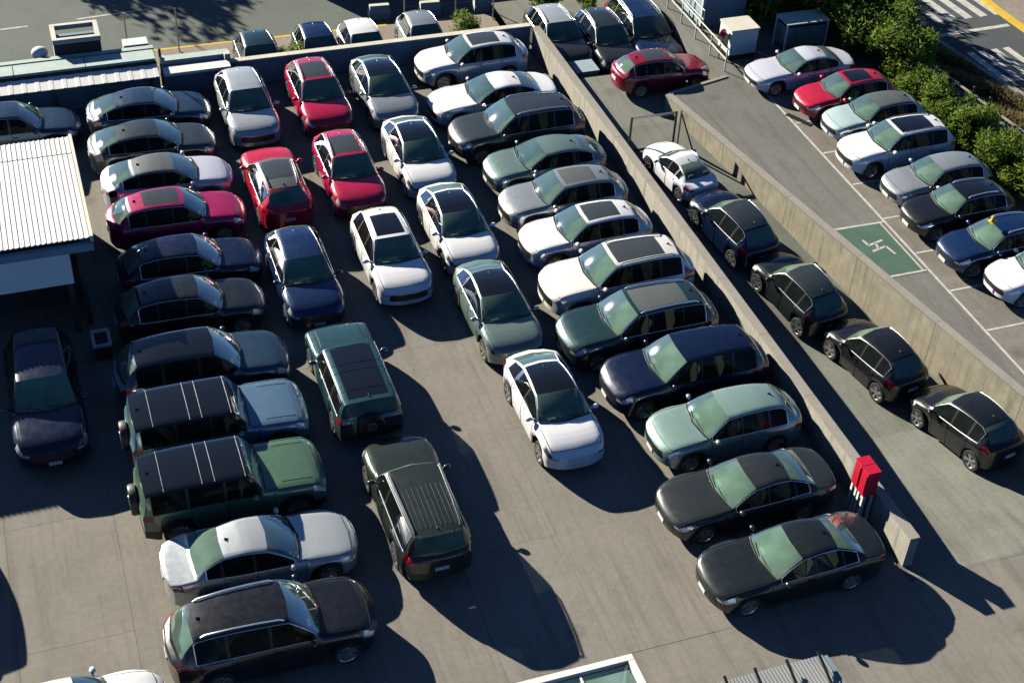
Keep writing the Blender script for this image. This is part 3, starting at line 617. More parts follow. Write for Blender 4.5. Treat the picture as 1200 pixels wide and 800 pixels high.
X('cross', 13.52, 40.96, 0, -90, 'white', 'white crossover with black roof in the middle of its column', GM, roof='black', nose='paint')
X('cross', 13.37, 36.00, 0, -90, 'sage', 'sage green crossover with black roof behind the foremost white one', GM, roof='black', nose='paint')
X('cross', 13.48, 30.93, 0, -90, 'white', 'white crossover with full black glass roof at the front of its column', GM, roof='black', nose='paint')
X('suvM', -0.99, 51.67, 0, 0, 'steel', 'blue grey car half cut off at the far left edge', GL)
X('cross', 4.12, 51.65, 0, 0, 'steel', 'blue fastback under the white canopy, farthest in the left row', GL)
X('cross', 3.89, 49.19, 0, 0, 'midgrey', 'grey blue fastback, second from the far end of the left row', GL)
X('cross', 4.07, 46.67, 0, 0, 'lilac', 'white crossover with dark grey roof in the left row', GL, roof='grey', frame='charcoal')
X('suvM', 4.01, 44.21, 0, 0, 'magenta', 'pinkish red SUV with grey glass roof in the left row', GL, sun='glass')
X('suvM', 3.99, 41.20, 0, 0, 'navy', 'dark navy SUV beside the pinkish red one in the left row', GL)
X('suvM', 3.62, 38.87, 0, 0, 'charcoal', 'dark grey SUV half in the shed shadow, nearer than the navy one', GL)
X('suvL', 3.45, 35.70, 0, 0, 'steel', 'dark blue SUV with dark roof beyond the silvery blue off-roader', GL, roof='black', chrome='trim')
X('boxy', 3.46, 32.94, 0, 0, 'skyblue', 'silvery blue boxy off-roader between the dark blue SUV and the green off-roader', GL, roof='black', frame='black', chrome='trim', cat='off-roader')
X('boxy', 3.35, 30.24, 0, 0, 'green', 'green boxy off-roader with black roof beside the silver sedan', GL, roof='black', frame='black', chrome='trim', cat='off-roader')
X('sedan', 3.65, 27.61, 0, 0, 'lightsilver', 'silver white sedan with pale roof, second nearest in the left row', GL)
X('suvL', 3.38, 24.81, 0, 0, 'black', 'large black SUV with chrome rails nearest the camera in the left row', GL, rails='chrome', seat='interior_tan')
X('suvL', -1.33, 35.68, 0, -90, 'navy', 'dark car facing the camera in the shadow of the shed', 'cars by the shed', chrome='trim')
X('sedanP', 30.08, 46.53, 1.306, 180, 'lilac', 'white and lilac sedan, farthest in the upper deck stalls', GP)
X('suvP', 30.82, 44.03, 1.306, 180, 'red', 'red SUV with black roof on the upper deck', GP, sun='black')
X('suvP', 31.07, 42.14, 1.306, 180, 'mint', 'pale blue white crossover with dark roof on the upper deck', GP, roof='grey', frame='charcoal')
X('suvLP', 30.77, 39.97, 1.306, 180, 'white', 'large white SUV with square sunroof on the upper deck', GP, sun='black', rails='steel')
X('suvP', 31.05, 37.50, 1.306, 180, 'silver', 'grey silver SUV with plain roof next to the large white one', GP)
X('suvP', 30.79, 35.64, 1.306, 180, 'black', 'black SUV with dark sunroof between the silver and the blue ones', GP, sun='black', rails='chrome')
X('suvP', 30.89, 33.36, 1.306, 180, 'blue', 'royal blue SUV near the right edge', GP, rails='chrome')
X('suvP', 31.56, 31.42, 1.306, 180, 'white', 'white car cut off by the right edge', GP)
X('compact', 9.46, 56.65, -0.97, -90, 'teal', 'dark car behind the back wall, leftmost of the four outside', GO)
X('compact', 12.09, 56.75, -0.97, -90, 'blue', 'blue car behind the back wall next to a green bush', GO)
X('compact', 14.12, 56.6, -0.97, -90, 'white', 'white car behind the back wall', GO)
X('compact', 16.87, 56.7, -0.97, -90, 'silver', 'grey car behind the back wall, rightmost of the four outside', GO)
# ramp lane
def lane_car(kind, x, y, col, label, **kw):
    sl = math.degrees(math.atan2(lane_z(y + 1.2) - lane_z(y - 1.2), 2.4))
    return X(kind, x, y, lane_z(y), 99.6, col, label, GW, pitch=-sl, **kw)
for a_, k_ in ((('coupe', 22.85, 42.25, 'white', 'white coupe squeezed between the walls at the far end of the lane'), .90),):
    lane_car(*a_).scale = (k_, k_, k_)
lane_car('compact', 23.35, 38.55, 'navy', 'dark blue hatchback right behind the white coupe in the lane', roof='midgrey')  # lighter roof colour stands in for sky sheen on the body paint
lane_car('compact', 24.15, 34.8, 'charcoal', 'dark grey hatchback, middle one of the lane queue', roof='midgrey')  # sky sheen put into the roof as a paler grey
lane_car('compact', 25.12, 31.0, 'black', 'black hatchback, second from the near end of the lane')
lane_car('compact', 26.2, 27.1, 'black', 'black hatchback at the near end of the lane queue')
# beyond the ramp
X('suvM', 22.5, 54.6, -.6, -90, 'grey', 'pale roofed car with dark windscreen just behind the long wall', GT, roof='lightsilver', rails='chrome')
X('suvM', 24.5, 53.75, -.6, -90, 'grey', 'grey car between two others beyond the ramp', GT, rails='chrome')
X('suvL', 26.35, 53.9, -.6, -90, 'blue', 'blue SUV with bright roof rails beside the railing', GT, rails='chrome')
X('suvP', 24.9, 48.85, .6, 0, 'wine', 'dark red SUV parked crosswise at the far end of the ramp', GT, sun='glass')
X('suvL', -5.7, 30.4, 0, -90, 'black', 'dark vehicle beyond the left edge whose shadow reaches in', 'cars by the shed')
X('suvM', -1.9, 23.45, 0, 0, 'white', 'white car cut off by the bottom edge at the left', 'cars by the shed')

# ------------------------------------------------------------------ sheds and canopies
def ribbed(x0, x1, y0, y1, z0, z1, pitch, h, axis='y'):
    """metal roofing sheet with raised ribs running along y (or x), z0 at the low edge, z1 at the high edge"""
    b = MB(); n = int(round((x1 - x0) / pitch)) if axis == 'y' else int(round((y1 - y0) / pitch)); prof = []
    a0, a1 = (x0, x1) if axis == 'y' else (y0, y1)
    for i in range(n):
        p = a0 + (a1 - a0) * i / n; q = (a1 - a0) / n
        prof += [(p, 0), (p + q * .58, 0), (p + q * .66, h), (p + q * .92, h)]
    prof.append((a1, 0)); m = len(prof); V = []
    for e in (0, 1):
        for (p, dz) in prof:
            V.append((p, y0 if not e else y1, (z0 if not e else z1) + dz) if axis == 'y' else (x0 if not e else x1, p, (z0 if not e else z1) + dz))
    V += [(a, b_, c - .03) for a, b_, c in V]
    Fc = []
    for i in range(m - 1):
        f = (i, i + 1, m + i + 1, m + i); Fc.append(f if axis == 'y' else f[::-1]); Fc.append(tuple(2 * m + k for k in f[::-1]))
        Fc += [(i, 2 * m + i, 2 * m + i + 1, i + 1), (m + i, m + i + 1, 3 * m + i + 1, 3 * m + i)]
    Fc += [(0, m, 3 * m, 2 * m), (m - 1, 3 * m - 1, 4 * m - 1, 2 * m - 1)]
    return b.add(V, Fc)
sh = thing('shed', 'white ribbed roof shed with pale fascia at the left edge', 'shed', (-3.6, 43, 0))
def at(root, name, mb, m, parent=None):
    o = link(name, mb.mesh(name), m, parent or root); o.location = -Vector(root.location) if not parent else (0, 0, 0); return o
at(sh, 'roof_sheet', ribbed(-9, .82, 39.5, 45.05, 3.72, 3.44, .165, .026), 'white_metal')
at(sh, 'roof_sheet', ribbed(-9, .82, 45.12, 46.3, 3.43, 3.37, .165, .026), 'white_metal')
at(sh, 'verge_trim', MB().add([(.825, 39.45, 3.55), (.93, 39.45, 3.55), (.93, 46.35, 3.2), (.825, 46.35, 3.2), (.825, 39.45, 3.80), (.93, 39.45, 3.80), (.93, 46.35, 3.45), (.825, 46.35, 3.45)], [(3, 2, 1, 0), (4, 5, 6, 7), (0, 1, 5, 4), (1, 2, 6, 5), (2, 3, 7, 6), (3, 0, 4, 7)]), 'cream')
at(sh, 'gutter', MB().box(-9, 39.28, 3.36, .9, 39.49, 3.60), 'blue_sheet')
at(sh, 'fascia', MB().box(-9, 39.36, 2.15, .12, 39.50, 3.34), 'white_metal')
at(sh, 'side_wall', MB().box(.35, 39.9, 0, .5, 46.0, 3.15), 'dark_wall'); at(sh, 'back_wall', MB().box(-9, 46.02, 0, .5, 46.15, 3.15), 'blue_wall')
at(sh, 'corner_post', MB().box(-.1, 39.55, 0, .08, 39.75, 3.34), 'dark_wall'); at(sh, 'partition', MB().box(-9, 41.2, 0, .34, 41.3, 3.1), 'dark_wall')
pb = thing('planter_box', 'small pale concrete box with dark opening by the shed corner', 'box', (1.02, 38.6, 0))
for nm_, b_ in (('rim', (-.3, -.45, .55, .3, -.33, .62)), ('rim', (-.3, .33, .55, .3, .45, .62)), ('rim', (-.3, -.328, .55, -.2, .328, .62)), ('rim', (.2, -.328, .55, .3, .328, .62))): link(nm_, MB().box(*b_).mesh('rim'), 'pale_green', pb)
link('box_body', MB().box(-.27, -.42, 0, .27, .42, .5).mesh('box_body'), 'dark_wall', pb)
pb.location = (.62, 38.3, 0)

cn = thing('canopy', 'white ribbed lean-to canopy with pale green parapet along the back of the lot', 'canopy', (0, 53.6, 0))
at(cn, 'roof_sheet', ribbed(-9, 4.86, 53.25, 54.12, 1.42, 1.52, .52, .012), 'white_metal')
at(cn, 'gutter', MB().box(-9, 54.14, 1.42, 4.86, 54.24, 1.60), 'dark_metal')
for i in range(5): at(cn, 'parapet_panel', MB().box(-9 + i * 2.77 + .015, 54.27, 1.2, -9 + (i + 1) * 2.77 - .015, 55.05, 1.70), 'pale_green')
at(cn, 'channel', MB().box(-9, 55.07, 1.0, 4.9, 55.30, 1.4), 'blue_sheet'); at(cn, 'back_coping', MB().box(-9, 55.32, 1.0, 4.9, 55.58, 1.62), 'pale_green')
at(cn, 'wall', MB().box(-9, 54.0, 0, 4.9, 54.12, 1.36), 'blue_wall')
for xx in (-6, -2.7, .7, 4.5): at(cn, 'post', MB().box(xx, 53.85, 0, xx + .12, 53.97, 1.40), 'steel')
cb = thing('low_canopy', 'short cream roofed shelter joining the canopy to the back wall', 'canopy', (6.2, 54, 0))
at(cb, 'roof_sheet', MB().box(5.05, 53.6, 1.18, 7.75, 54.15, 1.30), 'white_metal'); at(cb, 'channel', MB().box(5.05, 54.17, 1.1, 7.65, 54.5, 1.22), 'blue_sheet')
at(cb, 'coping', MB().box(5.05, 54.52, 1.1, 7.85, 54.95, 1.4), 'pale_green'); at(cb, 'end_post', MB().box(7.62, 54.2, -.9, 7.85, 54.48, 1.55), 'cream'); at(cb, 'wall', MB().box(5.05, 54.2, 0, 7.58, 54.35, 1.08), 'blue_wall')
po = thing('pole', 'dark pole with cap where the two canopies meet', 'pole', (4.96, 53.5, 0))
link('shaft', MB().tube([(0, 0, 0), (0, 0, 2.5)], .055, 10).mesh('shaft', 40), 'dark_metal', po); link('bracket', MB().box(-.04, -.1, 1.9, .16, .1, 2.15).mesh('bracket'), 'cream', po)

kb = thing('rooftop_box', 'square cream rimmed box with sunken roof beyond the canopy', 'kiosk', (1.95, 56.4, -.55))
for b_ in ((-.95, -.72, 2.6, .95, -.54, 2.8), (-.95, .54, 2.6, .95, .72, 2.8), (-.95, -.538, 2.6, -.77, .538, 2.8), (.77, -.538, 2.6, .95, .538, 2.8)): link('parapet', MB().box(*b_).mesh('parapet'), 'cream', kb)
link('roof', MB().box(-.77, -.54, 2.3, .77, .54, 2.42).mesh('roof'), 'blue_sheet', kb)
link('wall', MB().box(-.93, -.70, 0, .93, -.58, 2.59).mesh('wall'), 'dark_wall', kb); link('wall', MB().box(-.93, -.575, 0, -.79, .7, 2.59).mesh('wall'), 'cream', kb); link('wall', MB().box(.79, -.575, 0, .93, .7, 2.59).mesh('wall'), 'cream', kb)
wt = thing('water_tank', 'white rounded tank beside the square box at the upper left', 'tank', (.45, 56.05, 1.25))
link('tank', MB().ell((0, 0, .35), (.34, .30, .26), 16, 10).mesh('tank', 60), 'white_metal', wt); link('stand', MB().box(-.3, -.3, -2.2, .3, .3, .05).mesh('stand'), 'dark_wall', wt)
ac = thing('roof_unit', 'flat white box unit by the dark pole', 'box', (4.25, 56.0, 1.1)); link('casing', MB().box(-.5, -.3, 0, .5, .3, .55).mesh('casing'), 'white_metal', ac); link('stand', MB().box(-.4, -.2, -2.05, .4, .2, -.01).mesh('stand'), 'dark_wall', ac)

gc = thing('glass_canopy', 'white framed glass canopy at the bottom edge', 'canopy', (9.4, 17.5, 0))
for b_ in ((7.2, 19.55, 2.9, 11.2, 19.72, 3.08), (7.2, 15, 2.9, 11.2, 15.15, 3.08), (11.04, 15.16, 2.9, 11.2, 19.54, 3.08), (7.2, 15.16, 2.9, 7.35, 19.54, 3.08)): at(gc, 'frame_beam', MB().box(*b_), 'white_metal')
gx = [7.36, 8.55, 9.78, 11.03]
for a, b in zip(gx, gx[1:]): at(gc, 'glass_pane', MB().box(a + .03, 15.17, 2.97, b - .03, 19.53, 2.985), 'pane')
for a in gx[1:-1]: at(gc, 'glazing_bar', MB().box(a - .028, 15.17, 2.92, a + .028, 19.53, 3.03), 'white_metal')
at(gc, 'floor_deck', MB().box(7.4, 15.2, 2.2, 11.0, 19.5, 2.3), 'pale_green')
for xx, yy in ((7.22, 15.02), (11.06, 15.02), (7.22, 19.56), (11.06, 19.56)): at(gc, 'post', MB().box(xx, yy, 0, xx + .12, yy + .12, 2.89), 'white_metal')
tr = thing('corrugated_roof', 'grey corrugated roof with black struts at the bottom edge', 'roof', (14, 17, 0))
at(tr, 'roof_sheet', ribbed(12.2, 15.7, 14.5, 18.4, 3.1, 2.95, .09, .018), 'grey_sheet'); at(tr, 'side_panel', MB().box(15.72, 14.5, 0, 15.82, 18.36, 2.96), 'blue_sheet'); at(tr, 'front_panel', MB().box(12.25, 18.2, 0, 15.7, 18.3, 2.85), 'blue_sheet')
for xx in (12.95, 13.75, 14.6, 15.45): at(tr, 'strut', MB().bar((xx, 17.5, 3.05), (xx + .05, 18.35, 3.22), .06), 'dark_metal')

# red cabinets on white legs by the wall
for yy, lb in ((24.58, 'red metal cabinet on white legs by the wall, the nearer of the pair'), (24.95, 'red metal cabinet on white legs by the wall, the farther of the pair')):
    rcb = thing('cabinet', lb, 'cabinet', (20.89, yy, 0), 0, 'red cabinets by the long wall')
    link('casing', MB().box(-.20, -.165, 1.05, .20, .165, 1.95).mesh('casing'), 'red_metal', rcb)
    link('door', MB().box(-.222, -.135, 1.15, -.205, .135, 1.87).mesh('door'), 'red_metal', rcb); link('lid', MB().box(-.22, -.175, 1.953, .21, .175, 1.99).mesh('lid'), 'red_metal', rcb)
    for lx in (-.18, .10):
        for ly in (-.15, .07): link('leg', MB().box(lx, ly, 0, lx + .08, ly + .08, 1.048).mesh('leg'), 'white_metal', rcb)

# gate frame in the lane
gt = thing('gate', 'open metal gate frame with brace at the far end of the lane', 'gate', (22.75, 44.35, lane_z(44.3)))
for xx in (-1.15, .75, .95): link('post', MB().box(xx, -.035, 0, xx + .07, .035, 1.6).mesh('post'), 'dark_metal' if xx != .95 else 'steel', gt)
link('top_rail', MB().box(-1.08, -.03, 1.52, .75, .03, 1.6).mesh('top_rail'), 'steel', gt); link('bottom_rail', MB().box(-1.08, -.03, .05, .75, .03, .13).mesh('bottom_rail'), 'dark_metal', gt)
link('brace', MB().bar((.98, .0, 1.55), (1.42, -.6, .02), .045).mesh('brace'), 'dark_metal', gt)

# railing, sign, generator and booths on the deck
def railing(name, label, pts, h, m, group=None):
    rl = thing(name, label, 'railing', pts[0])
    o = Vector(pts[0])
    for a, b in zip(pts, pts[1:]):
        a = Vector(a) - o; b = Vector(b) - o; n = max(1, round((b - a).length / 1.4))
        for q in range(n + 1): p = a.lerp(b, q / n); link('post', MB().tube([p, p + Vector((0, 0, h))], .028, 6).mesh('post', 40), m, rl)
        for hh in (h * .98, h * .55): link('rail', MB().tube([a + Vector((0, 0, hh)), b + Vector((0, 0, hh))], .03, 6).mesh('rail', 40), m, rl)
    return rl
railing('deck_railing', 'pale metal railing on the deck edge beside the blue SUV', [(27.5, 48.1, 1.3), (27.5, 58.5, 1.3)], 1.0, 'cream')
railing('inner_railing', 'second railing running towards the pale blue cabin', [(28.1, 51.6, 1.3), (28.0, 58.5, 1.3)], 1.0, 'steel')
gn = thing('generator', 'white generator box on the deck behind the dark red SUV', 'generator', (28.65, 49.4, 1.3))
link('casing', MB().box(-.62, -.55, .25, .62, .55, 1.35).mesh('casing'), 'white_metal', gn); link('lid', MB().box(-.66, -.58, 1.352, .66, .58, 1.42).mesh('lid'), 'cream', gn); link('vent', MB().box(-.635, -.3, .45, -.622, .25, 1.1).mesh('vent'), 'dark_metal', gn); link('skid', MB().box(-.6, -.5, 0, .6, .5, .248).mesh('skid'), 'dark_metal', gn)
sg = thing('round_sign', 'dark red round sign on a post beside the generator', 'sign', (27.75, 49.2, 1.3))
link('post', MB().tube([(0, 0, 0), (0, 0, 1.2)], .03, 8).mesh('post', 40), 'steel', sg); d_ = link('disc', MB().lathe([(.001, -.02), (.24, -.02), (.24, .02), (.001, .02)], 20).mesh('disc', 40), 'red_metal', sg, (0, -.04, 1.15)); d_.rotation_euler = (0, 0, R(25))
kr = thing('cabin', 'pale blue cabin with cream roof edge at the top behind the generator', 'cabin', (29.25, 53.0, 1.3))
link('wall', MB().box(-1.05, -1, 0, 1.05, 1, 2.7).mesh('wall'), 'blue_wall', kr); link('corner_trim', MB().box(-1.1, -1.05, 0, -.98, -.93, 2.72).mesh('corner_trim'), 'cream', kr); link('roof', MB().box(-1.15, -1.12, 2.71, 1.15, 1.1, 2.85).mesh('roof'), 'cream', kr)
sb = thing('glass_booth', 'low glazed booth with white posts behind the lilac sedan', 'booth', (31.6, 49.3, 1.3))
for px_, py_ in ((-1, -.5), (.95, -.5), (-1, .45), (.95, .45)): link('post', MB().box(px_, py_, 0, px_ + .06, py_ + .06, 1.35).mesh('post'), 'white_metal', sb)
for b_ in ((-.93, -.49, .3, .94, -.46, 1.2), (-.93, .46, .3, .94, .49, 1.2), (-.99, -.43, .3, -.96, .44, 1.2), (.97, -.43, .3, 1.0, .44, 1.2)): link('pane', MB().box(*b_).mesh('pane'), 'pane', sb)
link('roof', MB().box(-1.02, -.53, 1.352, 1.04, .54, 1.40).mesh('roof'), 'pale_green', sb)
bn = thing('bin', 'blue lidded bin behind the long wall beyond the ramp', 'bin', (22.6, 51.6, -.6)); link('body', MB().box(-.5, -.45, 0, .5, .45, .85).mesh('body'), 'blue_sheet', bn); link('lid', MB().box(-.54, -.5, .853, .54, .5, .95).mesh('lid'), 'blue_wall', bn)
dg = thing('drain_grate', 'dark drain grate set in the parking strip', 'grate', (28.72, 43.7, 1.306), R(118))
link('frame', MB().box(-.62, -.13, .002, .62, .13, .008).mesh('frame'), 'liner', dg)
for q in range(8): link('slat', MB().box(-.56 + q * .15, -.11, .009, -.50 + q * .15, .11, .014).mesh('slat'), 'dark_metal', dg)
rs_ = thing('roof_marker', 'small yellow marker on the roof of the royal blue SUV', 'marker', (30.45, 33.35, 1.306 + 1.69)); link('cone', MB().lathe([(.12, 0), (.10, .03), (.03, .22), (.001, .23)], 12, 'z').mesh('cone', 40), 'yellow_paint', rs_); link('base', MB().box(-.13, -.13, -.004, .13, .13, .02).mesh('base'), 'yellow_paint', rs_)

# rail fence with white boards in the planting bed
rf = thing('rail_fence', 'grey rail fence with white boards beside the shrubs', 'fence', (35.4, 45, 1.31))
A_, B_ = Vector((0, 0, 0)), Vector((.9, -8.5, 0))
for q in range(7): p = A_.lerp(B_, q / 6); link('post', MB().box(p.x - .04, p.y - .04, 0, p.x + .04, p.y + .04, .9).mesh('post'), 'steel', rf)
link('top_rail', MB().bar(A_ + Vector((0, 0, .92)), B_ + Vector((0, 0, .92)), .09, .05).mesh('top_rail'), 'coping', rf)
for q in range(6):
    a = A_.lerp(B_, q / 6 + .02); b = A_.lerp(B_, q / 6 + .145); link('board', MB().bar(a + Vector((0, 0, .45)), b + Vector((0, 0, .45)), .03, .5).mesh('board'), 'white_metal' if q % 2 == 0 else 'blue_wall', rf)
for q, (x_, y_) in enumerate(((36.6, 49.9), (37.1, 49.2), (35.6, 42.2), (35.75, 41.3))):
    bl = thing('slim_post', ('slim black post by the crossing, the left one', 'slim black post by the crossing, the right one', 'short black post in the fence, the farther one', 'short black post in the fence, the nearer one')[q], 'post', (x_, y_, 1.31), 0, 'slim black posts')
    hh = 2.4 if q < 2 else 1.3; link('shaft', MB().tube([(0, 0, 0), (0, 0, hh)], .05, 8).mesh('shaft', 40), 'dark_metal', bl); link('cap', MB().ell((0, 0, hh + .02), (.07, .07, .05), 8, 5).mesh('cap', 60), 'dark_metal', bl)

# street side
for q, (x_, y_) in enumerate(((15.95, 60.9), (18.35, 60.65), (20.95, 60.4), (23.4, 60.1))):
    jb = thing('concrete_block', 'pale concrete block on the shaded street, %s from the left' % ('first', 'second', 'third', 'fourth')[q], 'block', (x_, y_, -1.1), R(-4), 'concrete blocks on the street')
    link('block', MB().prism([(-.5, -.28), (.5, -.28), (.5, .28), (-.5, .28)], 0, .3).mesh('base'), 'cream', jb); link('upper_block', MB().add([(-.48, -.22, .302), (.48, -.22, .302), (.48, .22, .302), (-.48, .22, .302), (-.46, -.12, .62), (.46, -.12, .62), (.46, .12, .62), (-.46, .12, .62)], [(3, 2, 1, 0), (4, 5, 6, 7), (0, 1, 5, 4), (1, 2, 6, 5), (2, 3, 7, 6), (3, 0, 4, 7)]).mesh('upper_block'), 'cream', jb)
ff = thing('street_fence', 'thin grey posts and wires of the fence along the street pavement', 'fence', (0, 59.6, -.97))
fp = [(4.2, .05), (6.4, 0), (16.75, -.2), (19.2, -.3), (21.0, -.5)]
for x_, y_ in fp: link('post', MB().tube([(x_, y_, 0), (x_, y_, 2.1)], .035, 6).mesh('post', 40), 'steel', ff)
for hz in (1.0, 2.0):
    for (a, b) in zip(fp[2:], fp[3:]): link('wire', MB().tube([(a[0], a[1], hz), (b[0], b[1], hz)], .008, 4).mesh('wire'), 'steel', ff)
hb = thing('shade_wall', 'unseen wall added beyond the top edge to shade the street', 'wall', (18, 66.6, -1.1));  # added out of view so that its shadow darkens the far street
for q in range(6): link('panel', MB().box(-6 + q * 2.4, 0, 0, -6 + q * 2.4 + 2.38, .12, 3.2).mesh('panel'), 'dark_wall', hb)
lp = thing('street_lamp', 'unseen lamp post added beyond the top edge for its thin shadow', 'lamp', (-1.9, 84.5, -1.1)); link('shaft', MB().tube([(0, 0, 0), (0, 0, 9), (.2, -.2, 9.6)], [.12, .08, .07], 8).mesh('shaft', 40), 'dark_metal', lp); link('lamp_head', MB().box(.0, -.6, 9.55, .4, -.1, 9.7).mesh('lamp_head'), 'steel', lp)  # added out of view to throw a thin line of shadow on the street

# ------------------------------------------------------------------ plants
def leafmat(name, c1, c2, c3):
    m = bpy.data.materials.new(name); m.use_nodes = True; t = m.node_tree; b = t.nodes['Principled BSDF']; b.inputs['Roughness'].default_value = .55
    tc = t.nodes.new('ShaderNodeTexCoord'); n = t.nodes.new('ShaderNodeTexNoise'); n.inputs['Scale'].default_value = 4; n.inputs['Detail'].default_value = 4
    oi = t.nodes.new('ShaderNodeObjectInfo'); ad = t.nodes.new('ShaderNodeVectorMath'); ad.operation = 'ADD'
    t.links.new(tc.outputs['Object'], ad.inputs[0]); t.links.new(oi.outputs['Random'], ad.inputs[1]); t.links.new(ad.outputs[0], n.inputs['Vector'])
    cr = t.nodes.new('ShaderNodeValToRGB'); e = cr.color_ramp.elements; e[0].position = .32; e[0].color = (*c1, 1); e[1].position = .68; e[1].color = (*c3, 1); k = e.new(.5); k.color = (*c2, 1)
    t.links.new(n.outputs[0], cr.inputs[0]); t.links.new(cr.outputs[0], b.inputs['Base Color'])
    tl = t.nodes.new('ShaderNodeBsdfTranslucent'); mx = t.nodes.new('ShaderNodeMixShader'); mx.inputs[0].default_value = .58; t.links.new(cr.outputs[0], tl.inputs[0])
    t.links.new(b.outputs[0], mx.inputs[1]); t.links.new(tl.outputs[0], mx.inputs[2]); t.links.new(mx.outputs[0], t.nodes['Material Output'].inputs[0]); MAT[name] = m
leafmat('leaf', (.05, .09, .012), (.13, .22, .025), (.28, .37, .05)); leafmat('leaf_dry', (.13, .09, .05), (.24, .18, .08), (.28, .27, .11)); mat('bark', (.09, .065, .045), .9, noise=[(6, .25, 4)])
def crown(n, rx, ry, h, z0, lw, ll, upright, seed, clumps=14):
    rd_ = random.Random(seed); b = MB()
    cs = [(rd_.uniform(-1, 1) * rx * .75, rd_.uniform(-1, 1) * ry * .75, z0 + h * rd_.uniform(.1, .88), rd_.uniform(.35, .62)) for _ in range(clumps)]
    for _ in range(n):
        cx, cy, cz, rr = rd_.choice(cs)
        d = Vector((rd_.gauss(0, 1), rd_.gauss(0, 1), rd_.gauss(0, 1))).normalized() * rr * rd_.uniform(.55, 1.05) * min(rx, ry)
        p = Vector((cx, cy, cz)) + Vector((d.x, d.y, d.z * 1.35))
        if p.z < .03: continue
        a = Vector((rd_.gauss(0, 1), rd_.gauss(0, 1), rd_.gauss(upright, .7))).normalized(); s = a.cross(Vector((rd_.gauss(0, 1), rd_.gauss(0, 1), rd_.gauss(0, 1)))).normalized()
        L_ = ll * rd_.uniform(.6, 1.3); w_ = lw * rd_.uniform(.7, 1.3); nn = a.cross(s)
        b.add([p, p + a * L_ * .5 + s * w_ + nn * w_ * .4, p + a * L_, p + a * L_ * .5 - s * w_ + nn * w_ * .4], [(0, 1, 2, 3)])
    return b
CR = [crown(1700, .95, .95, 2.4, .2, .045, .34, 1.1, 11 + q, 16).mesh('crown_%d' % q) for q in range(4)]
TK = []
for q in range(3):
    rd_ = random.Random(q); b = MB()
    for _ in range(5):
        a = rd_.uniform(0, 6.28); b.tube([(0, 0, 0), (.12 * math.cos(a), .12 * math.sin(a), .8), (.4 * math.cos(a), .4 * math.sin(a), 1.9)], [.05, .035, .012], 6)
    TK.append(b.mesh('trunk_%d' % q, 40))
spots = [(34.3, 46.6, .85), (35.2, 47.2, 1.0), (34.2, 45.2, .72), (34.9, 45.7, .75), (34.0, 43.9, .62), (34.6, 44.3, .66), (34.0, 42.5, .60), (34.5, 43.0, .55), (34.0, 41.0, .62), (34.4, 39.6, .66), (34.9, 40.4, .5), (34.2, 38.2, .72), (35.1, 37.9, .66), (34.5, 36.7, .75), (35.3, 36.2, .8), (34.3, 35.2, .72),
         (33.9, 48.6, 1.0), (35.0, 48.8, 1.05), (35.9, 48.2, .8), (33.2, 50.4, 1.15), (34.6, 50.6, 1.15), (35.9, 50.0, .9), (31.6, 52.0, 1.2), (32.6, 53.2, 1.4), (34.2, 53.2, 1.4), (35.6, 52.4, 1.1), (31.2, 54.6, 1.4), (33.2, 55.4, 1.6), (35.2, 55.0, 1.5), (30.95, 53.3, 1.0), (30.6, 56.2, 1.4), (34.5, 41.8, .6), (34.3, 40.3, .58), (34.8, 38.9, .6), (34.7, 37.3, .6), (34.9, 35.6, .7), (34.6, 46.0, .7), (34.4, 47.6, .8), (35.6, 46.4, .7)]
shrub_labels = ['upright green shrub just behind the lilac sedan, left of a taller one', 'tall green shrub beyond the lilac sedan towards the crossing', 'green shrub behind the tail of the red SUV on the deck, nearer the car', 'green shrub behind the red SUV on the deck, nearer the road', 'low green shrub touching the tail of the pale blue crossover', 'low green shrub between the pale blue crossover and the rail fence', 'low shrub in the gap between the crossover and the large white SUV',
    'smallest shrub near the start of the rail fence', 'low green shrub behind the large white SUV, beside its roof', 'green shrub behind the large white SUV, nearer the camera', 'tiny shrub at the foot of the rail fence beside a white board', 'green shrub behind the grey silver SUV on the deck', 'green shrub by the rail fence behind the grey silver SUV', 'green shrub behind the black SUV on the deck', 'green shrub at the right edge by the rail fence', 'green shrub behind the royal blue SUV at the right edge',
    'tall shrub right of the glass booth, nearest the lilac sedan', 'tall shrub in the middle of the hedge below the crossing', 'shrub at the road side of the hedge below the stop line', 'broad shrub behind the glass booth', 'broad shrub next to the two slim black posts', 'shrub at the kerb by the slim black posts', 'shrub between the cabin and the glass booth', 'tall shrub at the top edge right of the cabin', 'tall shrub at the top edge in the middle of the hedge', 'tall shrub at the top edge beside the crossing',
    'tall shrub behind the cabin, the left one', 'tallest shrub in the far part of the hedge', 'far shrub beside the crossing at the very top', 'small shrub at the right wall of the cabin', 'far shrub above the cabin roof', 'filler shrub between fence and pale blue crossover, low and bushy', 'low shrub squeezed behind the tail of the large white SUV', 'bushy shrub by the fence between the white and silver SUVs', 'bushy shrub by the fence between the silver and black SUVs', 'bushy shrub by the fence behind the royal blue SUV', 'bushy shrub between the lilac sedan and the red SUV', 'bushy shrub left of the tall one by the lilac sedan', 'bushy shrub at the far start of the dry strip']
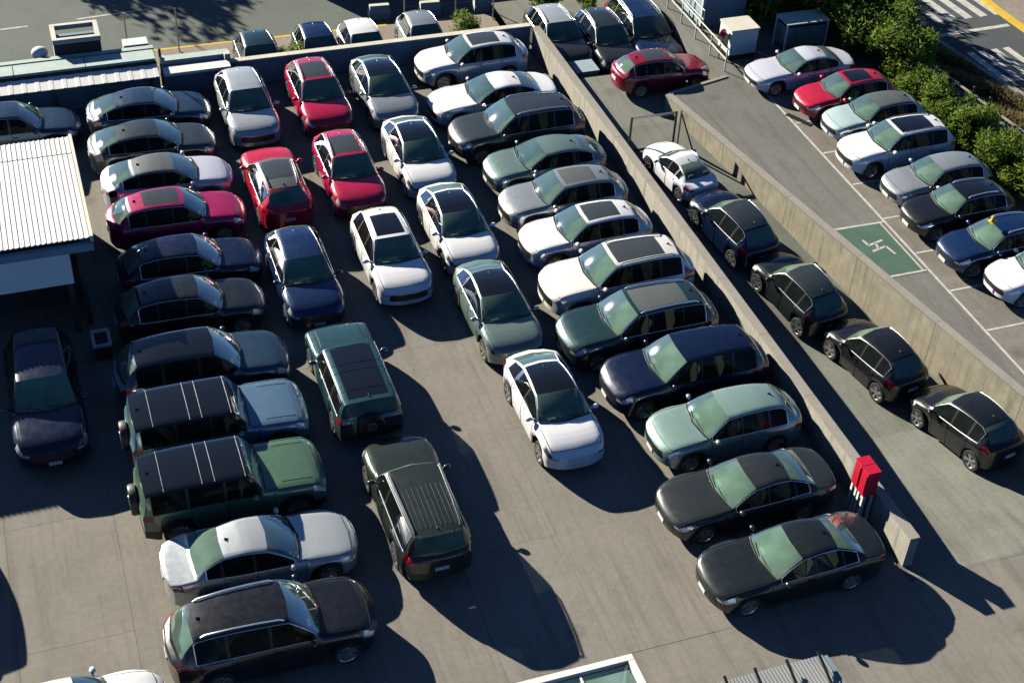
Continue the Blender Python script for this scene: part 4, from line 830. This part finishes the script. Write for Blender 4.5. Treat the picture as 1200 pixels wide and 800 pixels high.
for q, (x_, y_, s_) in enumerate(spots):
    sbh = thing('shrub', shrub_labels[q], 'shrub', (x_, y_, 1.31), random.uniform(0, 6.28), 'shrubs behind the upper deck stalls'); sbh.scale = (s_ * 1.22, s_ * 1.22, s_ * random.uniform(.65, 1.05))
    link('crown', CR[q % 4], 'leaf', sbh); link('trunk', TK[q % 3], 'bark', sbh)
for q, (x_, y_, s_, lb) in enumerate(((10.75, 56.3, .62, 'small green bush between the two cars outside the back wall'), (15.6, 56.2, .5, 'small green bush left of the grey car outside the wall'), (19.2, 57.2, .65, 'low bush behind the back wall near the far corner'), (23.4, 58.6, .8, 'olive bush beyond the pale roofed car'), (25.3, 58.4, .8, 'olive bush beyond the blue SUV with rails'))):
    sbh = thing('bush', lb, 'bush', (x_, y_, -.97 if x_ < 21.1 else -.6), q, 'bushes along the street pavement'); sbh.scale = (s_, s_, s_ * .8); link('crown', CR[q % 4], 'leaf', sbh); link('trunk', TK[q % 3], 'bark', sbh)
bt = thing('street_tree', 'broad tree across the street beyond the top edge', 'tree', (-1.6, 80.5, -1.1))
link('crown', crown(3500, 3.0, 2.4, 3.2, 4.6, .13, .5, .3, 5, 18).mesh('tree_crown'), 'leaf', bt); link('trunk', MB().tube([(0, 0, 0), (.1, 0, 3), (.2, .1, 6)], [.22, .17, .08], 8).mesh('trunk', 40), 'bark', bt)
# dry ground cover between the fence and the road
rd_ = random.Random(3); b = MB()
for _ in range(14000):
    y_ = rd_.uniform(34, 48.5); x_ = rd_.uniform(35.6 + (44 - y_) * .08, float(np.interp(y_, [37, 41, 44.2, 47, 50], [40.3, 39.1, 38.3, 37.8, 37.4]))); p = Vector((x_, y_, 1.31)); a = Vector((rd_.gauss(0, .6), rd_.gauss(0, .6), 1)).normalized(); s = a.cross(Vector((rd_.gauss(0, 1), rd_.gauss(0, 1), .1))).normalized(); L_ = rd_.uniform(.12, .38) * (1 + .6 * math.sin(x_ * 3 + y_ * 2.2))
    b.add([p - s * .03, p + s * .03, p + a * L_], [(0, 1, 2)])
gco = struct('ground_cover', b, 'leaf_dry', 'stuff')
gco['label'] = 'dry brownish ground cover between the fence and the road'
